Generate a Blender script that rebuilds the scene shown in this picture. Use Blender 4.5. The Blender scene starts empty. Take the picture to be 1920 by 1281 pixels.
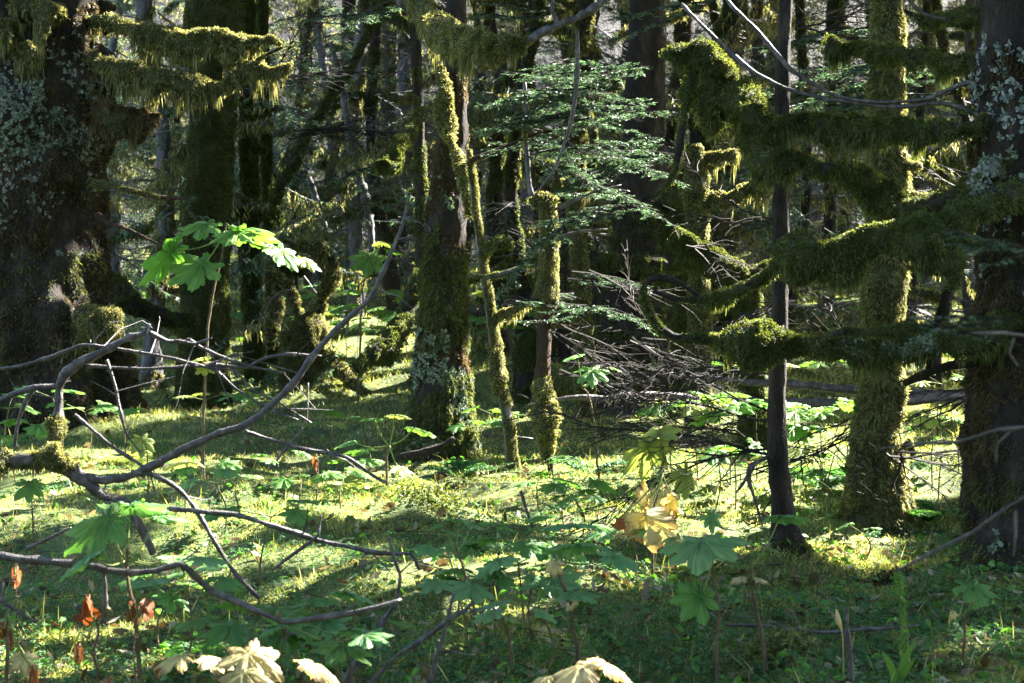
import bpy, math, random
import numpy as np
from mathutils import Vector, Matrix
random.seed(7); rng = np.random.default_rng(7)
SC = bpy.context.scene; COL = SC.collection
# ------------------------------------------------------------------ camera
FPX, CAMH = 2955.0, 1.3
PITCH = math.atan((640.5-480)/FPX)
cam_d = bpy.data.cameras.new('camera'); cam = bpy.data.objects.new('camera', cam_d); COL.objects.link(cam)
cam.location = (0, 0, CAMH); cam.rotation_euler = (math.radians(90)-PITCH, 0, 0)
cam_d.sensor_width = 36; cam_d.lens = 36*FPX/1920; cam_d.clip_end = 400; cam_d.clip_start = 0.05
cam_d.dof.use_dof = True; cam_d.dof.focus_distance = 8.0; cam_d.dof.aperture_fstop = 7.0
SC.camera = cam
# ------------------------------------------------------------------ light
EL, AZ = math.radians(37), math.radians(53)          # sun beyond the trees, to the right
SUN = np.array([math.sin(AZ)*math.cos(EL), math.cos(AZ)*math.cos(EL), math.sin(EL)])
w = bpy.data.worlds.new("World"); SC.world = w; w.use_nodes = True
sky = w.node_tree.nodes.new('ShaderNodeTexSky'); sky.sky_type = 'NISHITA'; sky.sun_disc = False
sky.sun_elevation = EL; sky.sun_rotation = AZ
bg = w.node_tree.nodes['Background']; bg.inputs[1].default_value = 0.05
w.node_tree.links.new(sky.outputs[0], bg.inputs[0])
sl = bpy.data.lights.new('sun', 'SUN'); sl.energy = 5.0; sl.angle = math.radians(0.5); sl.color = (1, .95, .86)
so = bpy.data.objects.new('sun', sl); COL.objects.link(so)
so.rotation_euler = Vector(SUN).to_track_quat('Z', 'Y').to_euler()
SC.view_settings.view_transform = 'Standard'; SC.view_settings.look = 'None'
SC.view_settings.exposure = 3.85; SC.view_settings.gamma = 1
SC.cycles.max_bounces = 6; SC.cycles.diffuse_bounces = 3; SC.cycles.transmission_bounces = 3
SC.cycles.use_denoising = True
try: SC.cycles.denoiser = 'OPENIMAGEDENOISE'
except Exception: pass
# ------------------------------------------------------------------ maths helpers
def nz(v, ax=-1): return v/np.maximum(np.linalg.norm(v, axis=ax, keepdims=True), 1e-9)
def _h(i, j, k, s):
    n = (i*374761393 + j*668265263 + k*2147483647 + s*974711) & 0xffffffff
    n = ((n ^ (n >> 13))*1274126177) & 0xffffffff
    return ((n ^ (n >> 16)) & 0xffff)/65535.0
def vn(p, s=0):
    p = np.atleast_2d(p).astype(float); f0 = np.floor(p).astype(np.int64); f = p-f0; f = f*f*(3-2*f); r = 0
    for a in (0, 1):
        for b in (0, 1):
            for c in (0, 1):
                wgt = (f[:, 0] if a else 1-f[:, 0])*(f[:, 1] if b else 1-f[:, 1])*(f[:, 2] if c else 1-f[:, 2])
                r = r + wgt*_h(f0[:, 0]+a, f0[:, 1]+b, f0[:, 2]+c, s)
    return r
def W(px, py, Y):                                   # a pixel of the 1920 x 1281 photograph at distance Y
    dx, dy = (px-960)/FPX, (640.5-py)/FPX
    c, s = math.cos(PITCH), math.sin(PITCH)
    v = np.array([dx, c+dy*s, -s+dy*c]); v = v*(Y/v[1])
    return v+np.array([0, 0, CAMH])
def pxof(p):
    c, s = math.cos(PITCH), math.sin(PITCH)
    d = p[1]*c-(p[2]-CAMH)*s; u = p[1]*s+(p[2]-CAMH)*c
    return 960+p[0]/d*FPX, 640.5-u/d*FPX
MOUNDS = []
def mound(px, Y, r, h, dy=0): MOUNDS.append(((px-960)/FPX*Y, Y+dy, r, h))
mound(1960, 6.3, .5, .22); mound(790, 8.2, .20, .06); mound(860, 8.3, .14, .04)
mound(60, 13.0, 1.3, .30); mound(825, 10.4, .5, .16); mound(1650, 8.0, .45, .10); mound(1470, 7.0, .22, .10)
mound(640, 15.0, .9, .25); mound(200, 9.2, .6, .12); mound(1000, 14.5, .6, .25); mound(1850, 9.5, .7, .25)
mound(1450, 5.6, .12, .08); mound(700, 19, 1.6, .4); mound(1330, 9.6, .5, .14); mound(300, 19, 2, .5)
def gz(x, y):
    x = np.asarray(x, float); y = np.asarray(y, float)
    P = np.stack([x.ravel(), y.ravel(), 0*x.ravel()], 1)
    z = .11*(vn(P*.8+3, 1)-.5)+.10*(vn(P*2.1, 2)-.5)+.045*(vn(P*5.5, 3)-.5)
    X, Yy = P[:, 0], P[:, 1]
    for mx, my, r, h in MOUNDS:
        z = z+h*np.exp(-((X-mx)**2+(Yy-my)**2)/(2*r*r))
    z = z+np.clip(Yy-15, 0, None)*.045+np.clip(Yy-15, 0, 20)/20*.35*(vn(P*.35, 4)-.4)*2
    z = z+.55*np.clip(Yy-42, 0, None)
    return z.reshape(x.shape)
for _ in range(3):
    for px, py, Y, r in [(1480, 1045, 7.0, .55), (1652, 975, 8.0, .6), (822, 872, 10.4, .7), (1036, 893, 9.6, .5), (962, 890, 9.9, .4), (75, 785, 13., 1.2), (1890, 1085, 6.3, .7), (378, 772, 14.5, .9), (1200, 950, 8.2, .7), (830, 950, 8.2, .5), (600, 950, 8.2, .6), (1000, 1040, 6.9, .6), (300, 1040, 6.9, .7), (1190, 690, 15., 1.2), (600, 720, 15., 1.2), (1700, 860, 10.5, .9), (250, 860, 10.5, .9), (1400, 870, 9.9, .7)]:
        t_ = W(px, py, Y); MOUNDS.append((t_[0], Y, r, t_[2]-float(gz(t_[0], Y))))
MOUNDS += [((1830-960)/FPX*5.8, 5.8, .26, .12), ((590-960)/FPX*8.4, 8.4, .5, .06), ((840-960)/FPX*10.1, 10.1, .35, .10), ((1480-960)/FPX*6.95, 6.95, .13, .05)]
def gpt(px, Y):
    x = (px-960)/FPX*Y
    return np.array([x, Y, float(gz(x, Y))])
def ground_at(px, py):
    Y = 2.5
    while Y < 60:
        p = W(px, py, Y)
        if p[2] < float(gz(p[0], Y)): return np.array([p[0], Y, float(gz(p[0], Y))])
        Y *= 1.01
    return W(px, py, 60)
def catmull(P, n):
    P = np.asarray(P, float)
    if len(P) == 2: return P[0]+(P[1]-P[0])*np.linspace(0, 1, n)[:, None]
    Q = np.vstack([2*P[0]-P[1], P, 2*P[-1]-P[-2]]); t = np.linspace(0, len(P)-1-1e-6, n); i = t.astype(int); f = (t-i)[:, None]
    a, b, c, d = Q[i], Q[i+1], Q[i+2], Q[i+3]
    return .5*(2*b+(c-a)*f+(2*a-5*b+4*c-d)*f**2+(3*b-a-3*c+d)*f**3)
# ------------------------------------------------------------------ geometry collector
class G:
    def __init__(s): s.v = []; s.t = []; s.m = []; s.sm = []; s.n = 0; s.at = {}
    def add(s, V, T, mat=0, smooth=False):
        V = np.asarray(V, np.float32).reshape(-1, 3); T = np.asarray(T, np.int64).reshape(-1, 3)
        s.v.append(V); s.t.append(T+s.n); s.m.append(np.full(len(T), mat, np.int32)); s.sm.append(np.full(len(T), smooth, bool)); s.n += len(V)
    def quads(s, V, Q, mat=0, smooth=False):
        Q = np.asarray(Q).reshape(-1, 4); s.add(V, np.concatenate([Q[:, [0, 1, 2]], Q[:, [0, 2, 3]]]), mat, smooth)
    def build(s, name, mats, parent=None, loc=None, attrs=None):
        if not s.v: return None
        V = np.concatenate(s.v); T = np.concatenate(s.t)
        if loc is not None: V = V-np.asarray(loc, np.float32)
        me = bpy.data.meshes.new(name)
        me.vertices.add(len(V)); me.vertices.foreach_set('co', V.ravel())
        me.loops.add(len(T)*3); me.loops.foreach_set('vertex_index', T.astype(np.int32).ravel())
        me.polygons.add(len(T)); me.polygons.foreach_set('loop_start', np.arange(0, len(T)*3, 3, dtype=np.int32))
        me.polygons.foreach_set('loop_total', np.full(len(T), 3, np.int32))
        me.polygons.foreach_set('use_smooth', np.concatenate(s.sm))
        for m in (mats if isinstance(mats, (list, tuple)) else [mats]): me.materials.append(m)
        me.polygons.foreach_set('material_index', np.concatenate(s.m))
        for k, a in (attrs or {}).items():
            at = me.attributes.new(k, 'FLOAT', 'POINT'); at.data.foreach_set('value', np.asarray(a, np.float32))
        me.update(calc_edges=True)
        o = bpy.data.objects.new(name, me); COL.objects.link(o)
        if parent is not None:
            o.parent = parent
            o.location = -Vector(world_loc(parent)) if loc is None else Vector([float(q) for q in loc])-Vector(world_loc(parent))
        elif loc is not None: o.location = [float(q) for q in loc]
        return o
def world_loc(o):
    l = Vector(o.location); p = o.parent
    while p: l = l+Vector(p.location); p = p.parent
    return l
def tag(o, label=None, cat=None, group=None, kind=None):
    if label: o['label'] = label
    if cat: o['category'] = cat
    if group: o['group'] = group
    if kind: o['kind'] = kind
    return o
def empty(name, loc, label, cat, group=None):
    o = bpy.data.objects.new(name, None); COL.objects.link(o); o.location = [float(q) for q in loc]; o.empty_display_size = .2
    return tag(o, label, cat, group)
def frames(C):
    T = nz(np.gradient(C, axis=0)); up = np.array([0, 0, 1.])
    vert = abs(T[:, 2]).mean() > .8
    ref = np.array([0, -1., 0]) if vert else up
    N1 = nz(ref-T*(T@ref)[:, None]); N2 = np.cross(T, N1)
    return T, N1, N2
DISP = {}
def dispk(F, disp, dscale, seed):
    return disp*((vn(F*dscale, seed)-.5)*1.3+(vn(F*dscale*2.7, seed+5)-.5)*.7+(vn(F*np.array([6, 6, 1.5])*dscale*.6, seed+9)-.5)*.8)
def tube(g, C, R, sides=8, mat=0, disp=0, dscale=8, seed=0, smooth=True, cap=True, flute=0):
    C = np.asarray(C, float); R = np.broadcast_to(np.asarray(R, float), (len(C),)); T, N1, N2 = frames(C)
    a = np.linspace(0, 2*np.pi, sides, endpoint=False)
    D = N1[:, None]*np.cos(a)[None, :, None]+N2[:, None]*np.sin(a)[None, :, None]
    V = C[:, None]+D*R[:, None, None]
    if disp:
        F = V.reshape(-1, 3)
        k = dispk(F, disp, dscale, seed).reshape(len(C), sides)
        V = C[:, None]+D*(R[:, None, None]*(1+k[:, :, None]))
    i = np.arange(len(C)-1)[:, None]*sides; j = np.arange(sides)[None]; jn = (j+1) % sides
    Q = np.stack([i+j, i+jn, i+sides+jn, i+sides+j], -1).reshape(-1, 4)
    V2 = V.reshape(-1, 3)
    if cap:
        V2 = np.vstack([V2, C[:1], C[-1:]]); n = len(C)*sides
        c0 = np.stack([np.full(sides, n), jn[0], j[0]], -1); c1 = np.stack([np.full(sides, n+1), (len(C)-1)*sides+j[0], (len(C)-1)*sides+jn[0]], -1)
        g.add(V2, np.concatenate([Q[:, [0, 1, 2]], Q[:, [0, 2, 3]], c0, c1]), mat, smooth)
    else: g.quads(V2, Q, mat, smooth)
def prisms(g, A, B, ra, rb, mat=0, sides=3):
    A = np.asarray(A, float).reshape(-1, 3); B = np.asarray(B, float).reshape(-1, 3)
    if not len(A): return
    ra = np.broadcast_to(ra, (len(A),)); rb = np.broadcast_to(rb, (len(A),))
    T = nz(B-A); ref = np.where(abs(T[:, 2:3]) > .9, [[1., 0, 0]], [[0, 0, 1.]]); S = nz(np.cross(T, ref)); U = np.cross(T, S)
    a = np.linspace(0, 2*np.pi, sides, endpoint=False)
    D = S[:, None]*np.cos(a)[None, :, None]+U[:, None]*np.sin(a)[None, :, None]
    V = np.concatenate([A[:, None]+D*ra[:, None, None], B[:, None]+D*rb[:, None, None]], 1)
    o = np.arange(len(A))[:, None, None]*2*sides; j = np.arange(sides); jn = (j+1) % sides
    Q = np.stack([j, jn, sides+jn, sides+j], -1)[None]+o
    g.quads(V.reshape(-1, 3), Q.reshape(-1, 4), mat, False)
def tuft(P, f, s): return (np.stack([vn(P*f, s+q) for q in range(3)], 1)-.5)
def rndv(n): return nz(rng.normal(size=(n, 3)))
def blades(g, P, D, L, Wd, droop=.3, mat=0, simple=False):
    n = len(P)
    if not n: return
    L = np.broadcast_to(L, (n,))[:, None]; Wd = np.broadcast_to(Wd, (n,))[:, None]; droop = np.broadcast_to(droop, (n,))[:, None]
    S = nz(np.cross(D, rndv(n)))*Wd*.5; dn = np.array([[0, 0, -1.]])
    tip = P+D*L+dn*L*droop
    if simple:
        V = np.stack([P-S, P+S, tip], 1); T = np.arange(n*3).reshape(-1, 3); g.add(V.reshape(-1, 3), T, mat); return
    mid = P+D*L*.55+dn*L*droop*.25
    V = np.stack([P-S*.6, P+S*.6, mid+S, mid-S, tip], 1)
    b = np.arange(n)[:, None]*5
    T = np.concatenate([b+[0, 1, 2], b+[0, 2, 3], b+[3, 2, 4]])
    g.add(V.reshape(-1, 3), T, mat)
# ------------------------------------------------------------------ materials
def mat_base(name):
    m = bpy.data.materials.new(name); m.use_nodes = True; nt = m.node_tree; nt.nodes.clear()
    out = nt.nodes.new('ShaderNodeOutputMaterial'); return m, nt, out
def ramp(nt, fac, stops):
    r = nt.nodes.new('ShaderNodeValToRGB'); cr = r.color_ramp
    while len(cr.elements) < len(stops): cr.elements.new(.5)
    for e, (p, c) in zip(cr.elements, stops): e.position = p; e.color = (*c, 1)
    nt.links.new(fac, r.inputs[0]); return r.outputs[0]
def noise(nt, scale, detail=4, rough=.6, obj=False, stretch=None):
    tc = nt.nodes.new('ShaderNodeTexCoord'); n = nt.nodes.new('ShaderNodeTexNoise'); n.inputs['Scale'].default_value = scale
    n.inputs['Detail'].default_value = detail; n.inputs['Roughness'].default_value = rough
    src = tc.outputs['Object']
    if not obj: 
        ge = nt.nodes.new('ShaderNodeNewGeometry'); src = ge.outputs['Position']
    if stretch:
        mp = nt.nodes.new('ShaderNodeMapping'); mp.inputs['Scale'].default_value = stretch; nt.links.new(src, mp.inputs[0]); src = mp.outputs[0]
    nt.links.new(src, n.inputs['Vector']); return n.outputs['Fac']
def mix(nt, a, b, f, mode='MIX'):
    n = nt.nodes.new('ShaderNodeMix'); n.data_type = 'RGBA'; n.blend_type = mode
    for sock, v in ((n.inputs[0], f), (n.inputs[6], a), (n.inputs[7], b)):
        if isinstance(v, (int, float)): sock.default_value = v
        elif isinstance(v, tuple): sock.default_value = (*v, 1)
        else: nt.links.new(v, sock)
    return n.outputs[2]
def math_(nt, op, a, b=0.):
    n = nt.nodes.new('ShaderNodeMath'); n.operation = op
    for i, v in enumerate((a, b)):
        if isinstance(v, (int, float)): n.inputs[i].default_value = v
        else: nt.links.new(v, n.inputs[i])
    return n.outputs[0]
def island(nt):
    g = nt.nodes.new('ShaderNodeNewGeometry'); return g.outputs['Random Per Island']
def leafy(name, cols, trans, tfac=.45, rough=.55, spec=.25, nscale=3, island_w=.6, extra=None):
    """thin leaves and moss: reflects one colour, lets another through"""
    m, nt, out = mat_base(name)
    f = math_(nt, 'ADD', math_(nt, 'MULTIPLY', island(nt), island_w), math_(nt, 'MULTIPLY', noise(nt, nscale), 1-island_w))
    c = ramp(nt, f, cols); t = mix(nt, c, trans, 1.0, 'MULTIPLY')
    if extra: c, t = extra(nt, c, t)
    p = nt.nodes.new('ShaderNodeBsdfPrincipled'); nt.links.new(c, p.inputs['Base Color']); p.inputs['Roughness'].default_value = rough
    p.inputs['Specular IOR Level'].default_value = spec
    tr = nt.nodes.new('ShaderNodeBsdfTranslucent'); nt.links.new(t, tr.inputs[0])
    mx = nt.nodes.new('ShaderNodeMixShader'); mx.inputs[0].default_value = tfac
    nt.links.new(p.outputs[0], mx.inputs[1]); nt.links.new(tr.outputs[0], mx.inputs[2]); nt.links.new(mx.outputs[0], out.inputs[0]); return m
def solid(name, stops, nscale=8, bump=.5, bscale=40, rough=.85, stretch=None, spec=.3, bdist=.01, detail=6):
    m, nt, out = mat_base(name)
    c = ramp(nt, noise(nt, nscale, detail, .65, stretch=stretch), stops)
    p = nt.nodes.new('ShaderNodeBsdfPrincipled'); nt.links.new(c, p.inputs['Base Color']); p.inputs['Roughness'].default_value = rough
    p.inputs['Specular IOR Level'].default_value = spec
    b = nt.nodes.new('ShaderNodeBump'); b.inputs['Strength'].default_value = bump; b.inputs['Distance'].default_value = bdist
    nt.links.new(noise(nt, bscale, 4, .7, stretch=stretch), b.inputs['Height']); nt.links.new(b.outputs[0], p.inputs['Normal'])
    nt.links.new(p.outputs[0], out.inputs[0]); return m
M = {}
M['moss_body'] = solid('moss_body', [(.3, (.018, .021, .008)), (.7, (.06, .065, .022))], 12, 1, 60)
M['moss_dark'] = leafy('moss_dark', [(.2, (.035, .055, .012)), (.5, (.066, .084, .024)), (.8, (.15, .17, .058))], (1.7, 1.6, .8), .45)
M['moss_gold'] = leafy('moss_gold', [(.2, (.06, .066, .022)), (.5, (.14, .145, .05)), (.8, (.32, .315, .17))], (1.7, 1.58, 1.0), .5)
M['moss_brown'] = leafy('moss_brown', [(.2, (.03, .025, .012)), (.5, (.075, .058, .028)), (.8, (.15, .125, .06))], (1.7, 1.35, .7), .4)
M['moss_ground'] = leafy('moss_ground', [(.2, (.07, .10, .028)), (.5, (.22, .25, .075)), (.8, (.48, .47, .22))], (1.6, 1.5, .7), .45)
M['clover'] = leafy('small_leaf', [(.2, (.025, .08, .03)), (.5, (.05, .13, .05)), (.8, (.11, .20, .07))], (1.7, 1.9, .6), .4, .65, .2)
M['needle'] = leafy('needle', [(.2, (.03, .07, .04)), (.5, (.075, .14, .085)), (.8, (.16, .24, .15))], (1.4, 1.5, .9), .35, .5, .5)
M['shade_crown'] = leafy('shade_crown_needles', [(.2, (.02, .06, .02)), (.8, (.05, .12, .04))], (1.2, 1.5, .6), .2)
M['bark'] = solid('bark', [(.3, (.008, .006, .005)), (.55, (.032, .024, .018)), (.75, (.085, .066, .052))], 14, 1, 45, .9, (1, 1, .35), bdist=.06)
M['bark_red'] = solid('bark_red', [(.3, (.018, .010, .007)), (.55, (.06, .034, .02)), (.8, (.14, .085, .05))], 16, 1, 55, .9, (1, 1, .4), bdist=.05)
M['bark_grey'] = solid('bark_grey', [(.3, (.035, .033, .036)), (.55, (.10, .095, .10)), (.8, (.24, .23, .24))], 20, .8, 60, .8, (1, 1, .4), bdist=.01)
M['dead'] = solid('dead_wood', [(.3, (.016, .012, .012)), (.5, (.05, .040, .038)), (.72, (.16, .14, .135))], 30, 1, 130, .5, (1, 1, .7), .5, bdist=.006)
M['twig'] = solid('twig_wood', [(.35, (.010, .008, .007)), (.6, (.03, .025, .022)), (.8, (.085, .07, .06))], 6, 0, 30, .8, spec=.15)
M['twig_far'] = solid('twig_grey', [(.35, (.02, .018, .019)), (.6, (.07, .062, .064)), (.8, (.20, .185, .19))], 4, 0, 30, .6, spec=.5)
M['lichen'] = leafy('lichen', [(.2, (.05, .075, .05)), (.5, (.11, .15, .10)), (.8, (.22, .26, .19))], (.8, .9, .5), .25, .7, .3)
M['lichen_white'] = leafy('lichen_white', [(.2, (.07, .09, .08)), (.5, (.16, .19, .17)), (.8, (.36, .37, .34))], (.8, .8, .7), .25, .7, .3)
M['soil'] = solid('forest_soil', [(.3, (.03, .045, .012)), (.5, (.07, .095, .025)), (.75, (.14, .17, .05))], 3, 1, 40)
M['stem'] = solid('shrub_stem', [(.3, (.05, .035, .02)), (.6, (.13, .095, .055)), (.8, (.24, .19, .12))], 30, .6, 120)
M['stem_green'] = solid('green_stem', [(.3, (.08, .12, .03)), (.7, (.2, .24, .07))], 30, .2, 120)
M['litter'] = leafy('litter', [(.2, (.06, .04, .02)), (.5, (.16, .12, .06)), (.8, (.40, .36, .24))], (1., .8, .5), .3)
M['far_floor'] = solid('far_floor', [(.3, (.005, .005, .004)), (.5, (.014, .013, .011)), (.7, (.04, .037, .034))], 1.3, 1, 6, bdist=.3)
def vein(nt, c, t):
    a = nt.nodes.new('ShaderNodeAttribute'); a.attribute_name = 'vein'
    k = ramp(nt, a.outputs['Fac'], [(.0, (0, 0, 0)), (.8, (0, 0, 0)), (1., (1, 1, 1))])
    kk = math_(nt, 'MULTIPLY', k, .75); oi = nt.nodes.new('ShaderNodeObjectInfo'); b = ramp(nt, noise(nt, 34, 5, .7), [(.56, (0, 0, 0)), (.72, (1, 1, 1))]); bb = math_(nt, 'MULTIPLY', b, math_(nt, 'MULTIPLY', oi.outputs['Random'], .6))
    c = mix(nt, c, (.26, .27, .07), math_(nt, 'MULTIPLY', oi.outputs['Random'], .22)); c, t = mix(nt, c, (.20, .14, .04), bb), mix(nt, t, (.3, .2, .05), bb)
    return mix(nt, c, (.30, .36, .14), kk), mix(nt, t, (.5, .6, .2), kk)
def wilt(nt, c, t):
    a = nt.nodes.new('ShaderNodeAttribute'); a.attribute_name = 'rim'
    n = noise(nt, 22); e = math_(nt, 'ADD', a.outputs['Fac'], math_(nt, 'MULTIPLY', math_(nt, 'SUBTRACT', n, .5), .9))
    k = ramp(nt, e, [(.72, (0, 0, 0)), (.95, (1, 1, 1))])
    kk = math_(nt, 'MULTIPLY', k, .8)
    c, t = mix(nt, c, (.20, .11, .04), kk), mix(nt, t, (.32, .16, .05), kk)
    return vein(nt, c, t)
def leafmat(n, lo, hi, tr, tf=.45, ex=vein, rough=.42): return leafy(n, [(.3, lo), (.7, hi)], tr, tf, rough+.1, .35, 9, .25, ex)
M['leaf'] = leafmat('leaf_green', (.06, .16, .035), (.11, .24, .055), (1.5, 1.7, .55))
M['leaf_dark'] = leafmat('leaf_deep_green', (.085, .20, .065), (.14, .29, .10), (1.4, 1.6, .7), .35)
M['leaf_pale'] = leafmat('leaf_pale', (.19, .26, .07), (.33, .38, .12), (1.3, 1.3, .6), .5)
M['leaf_yellow'] = leafmat('leaf_yellow', (.40, .34, .13), (.60, .53, .26), (1.1, 1.05, .6), .4, wilt)
M['leaf_cream'] = leafmat('leaf_cream', (.50, .40, .16), (.68, .58, .30), (1.1, 1., .6), .35, wilt)
M['leaf_orange'] = leafmat('leaf_orange', (.15, .045, .014), (.32, .115, .03), (1.4, 1., .5), .4, None)
# ------------------------------------------------------------------ ground
def ground():
    g = G()
    ys = np.concatenate([np.linspace(-6, 4, 30), np.linspace(4.05, 16, 380), np.linspace(16.1, 42, 200), np.linspace(43, 110, 30)])
    u = np.linspace(-1, 1, 900); Xs = u[None]*(7+np.abs(ys)[:, None]*.75); Y2 = np.repeat(ys[:, None], 900, 1)
    V = np.stack([Xs, Y2, gz(Xs, Y2)], -1).reshape(-1, 3)
    i = np.arange(len(ys)-1)[:, None]*900; j = np.arange(899)[None]
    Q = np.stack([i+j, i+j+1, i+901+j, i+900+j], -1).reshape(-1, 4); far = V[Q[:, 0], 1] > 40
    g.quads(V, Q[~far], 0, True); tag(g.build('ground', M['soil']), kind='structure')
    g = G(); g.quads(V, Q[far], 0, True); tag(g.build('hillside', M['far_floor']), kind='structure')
ground()
def scatter(n, px0, px1, py0, py1, power=1.0):
    """random ground points, dense near the camera and thinner far off"""
    px = rng.uniform(px0, px1, n); py = py0+(py1-py0)*rng.random(n)**power
    Y = CAMH*FPX/(py-480); x = (px-960)/FPX*Y
    f = rng.random(n) < .22; Y = np.where(f | (Y > 24), rng.uniform(11, 44, n), Y); x = (px-960)/FPX*Y
    m = rng.random(n) < .10; a = rng.uniform(0, 2*np.pi, n); q = rng.random(n)**.7; x = np.where(m, 2.15+np.cos(a)*q*1.7, x); Y = np.where(m, 6.1+np.sin(a)*q*1.5, Y)
    return x, Y, gz(x, Y)
# ------------------------------------------------------------------ builders for trees
def surf_samples(C, R, n, seedmask=None):
    """points and normals on a tube"""
    T, N1, N2 = frames(C); seg = np.linalg.norm(np.diff(C, axis=0), axis=1); wgt = seg*(R[:-1]+R[1:])
    i = rng.choice(len(seg), n, p=wgt/wgt.sum()); f = rng.random(n)[:, None]; a = rng.random(n)*2*np.pi
    c = C[i]*(1-f)+C[i+1]*f; r = (R[i]*(1-f[:, 0])+R[i+1]*f[:, 0])
    Nn = nz(N1[i]*np.cos(a)[:, None]+N2[i]*np.sin(a)[:, None]); return c, r, Nn
def area(C, R): return float((np.linalg.norm(np.diff(C, axis=0), axis=1)*(R[:-1]+R[1:])*np.pi).sum())
def fuzz_n(A, L, Wd, cov): return int(min(140000, A*cov/(.5*L*Wd)))
def trunk_moss(g, C, R, L=.03, Wd=.007, cov=1.5, thr=.35, scale=3., droop=.5, seed=0, mat=0, out=.8, zmax=None, cond=None):
    L, Wd, droop, cov = L*.5, Wd*.8, droop*.6, cov*1.35
    dp = DISP.get(id(C))
    if zmax is not None:
        k = C[:, 2] < zmax
        if k.sum() > 3: C, R = C[k], R[k]
    n = fuzz_n(area(C, R), L, Wd, cov); c, r, N = surf_samples(C, R, n)
    P = c+N*r[:, None]
    if dp: P = c+N*(r*(1+dispk(P, *dp[:3]))-.004)[:, None]
    else: P = c+N*r[:, None]*.97
    k = vn(P*scale, seed)+.3*(vn(P*scale*3, seed+1)-.5) > thr
    if cond is not None: k &= cond(P, N)
    P, N = P[k], N[k]; n = len(P)
    D = nz(N*out+rndv(n)*.6+tuft(P, 19, seed+60)*1.7+np.array([[0, 0, -droop]]))
    blades(g, P, D, L*rng.uniform(.5, 1.4, n)*(.35+1.5*vn(P*13, seed+71)), Wd*rng.uniform(.7, 1.3, n), .4, mat)
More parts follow.
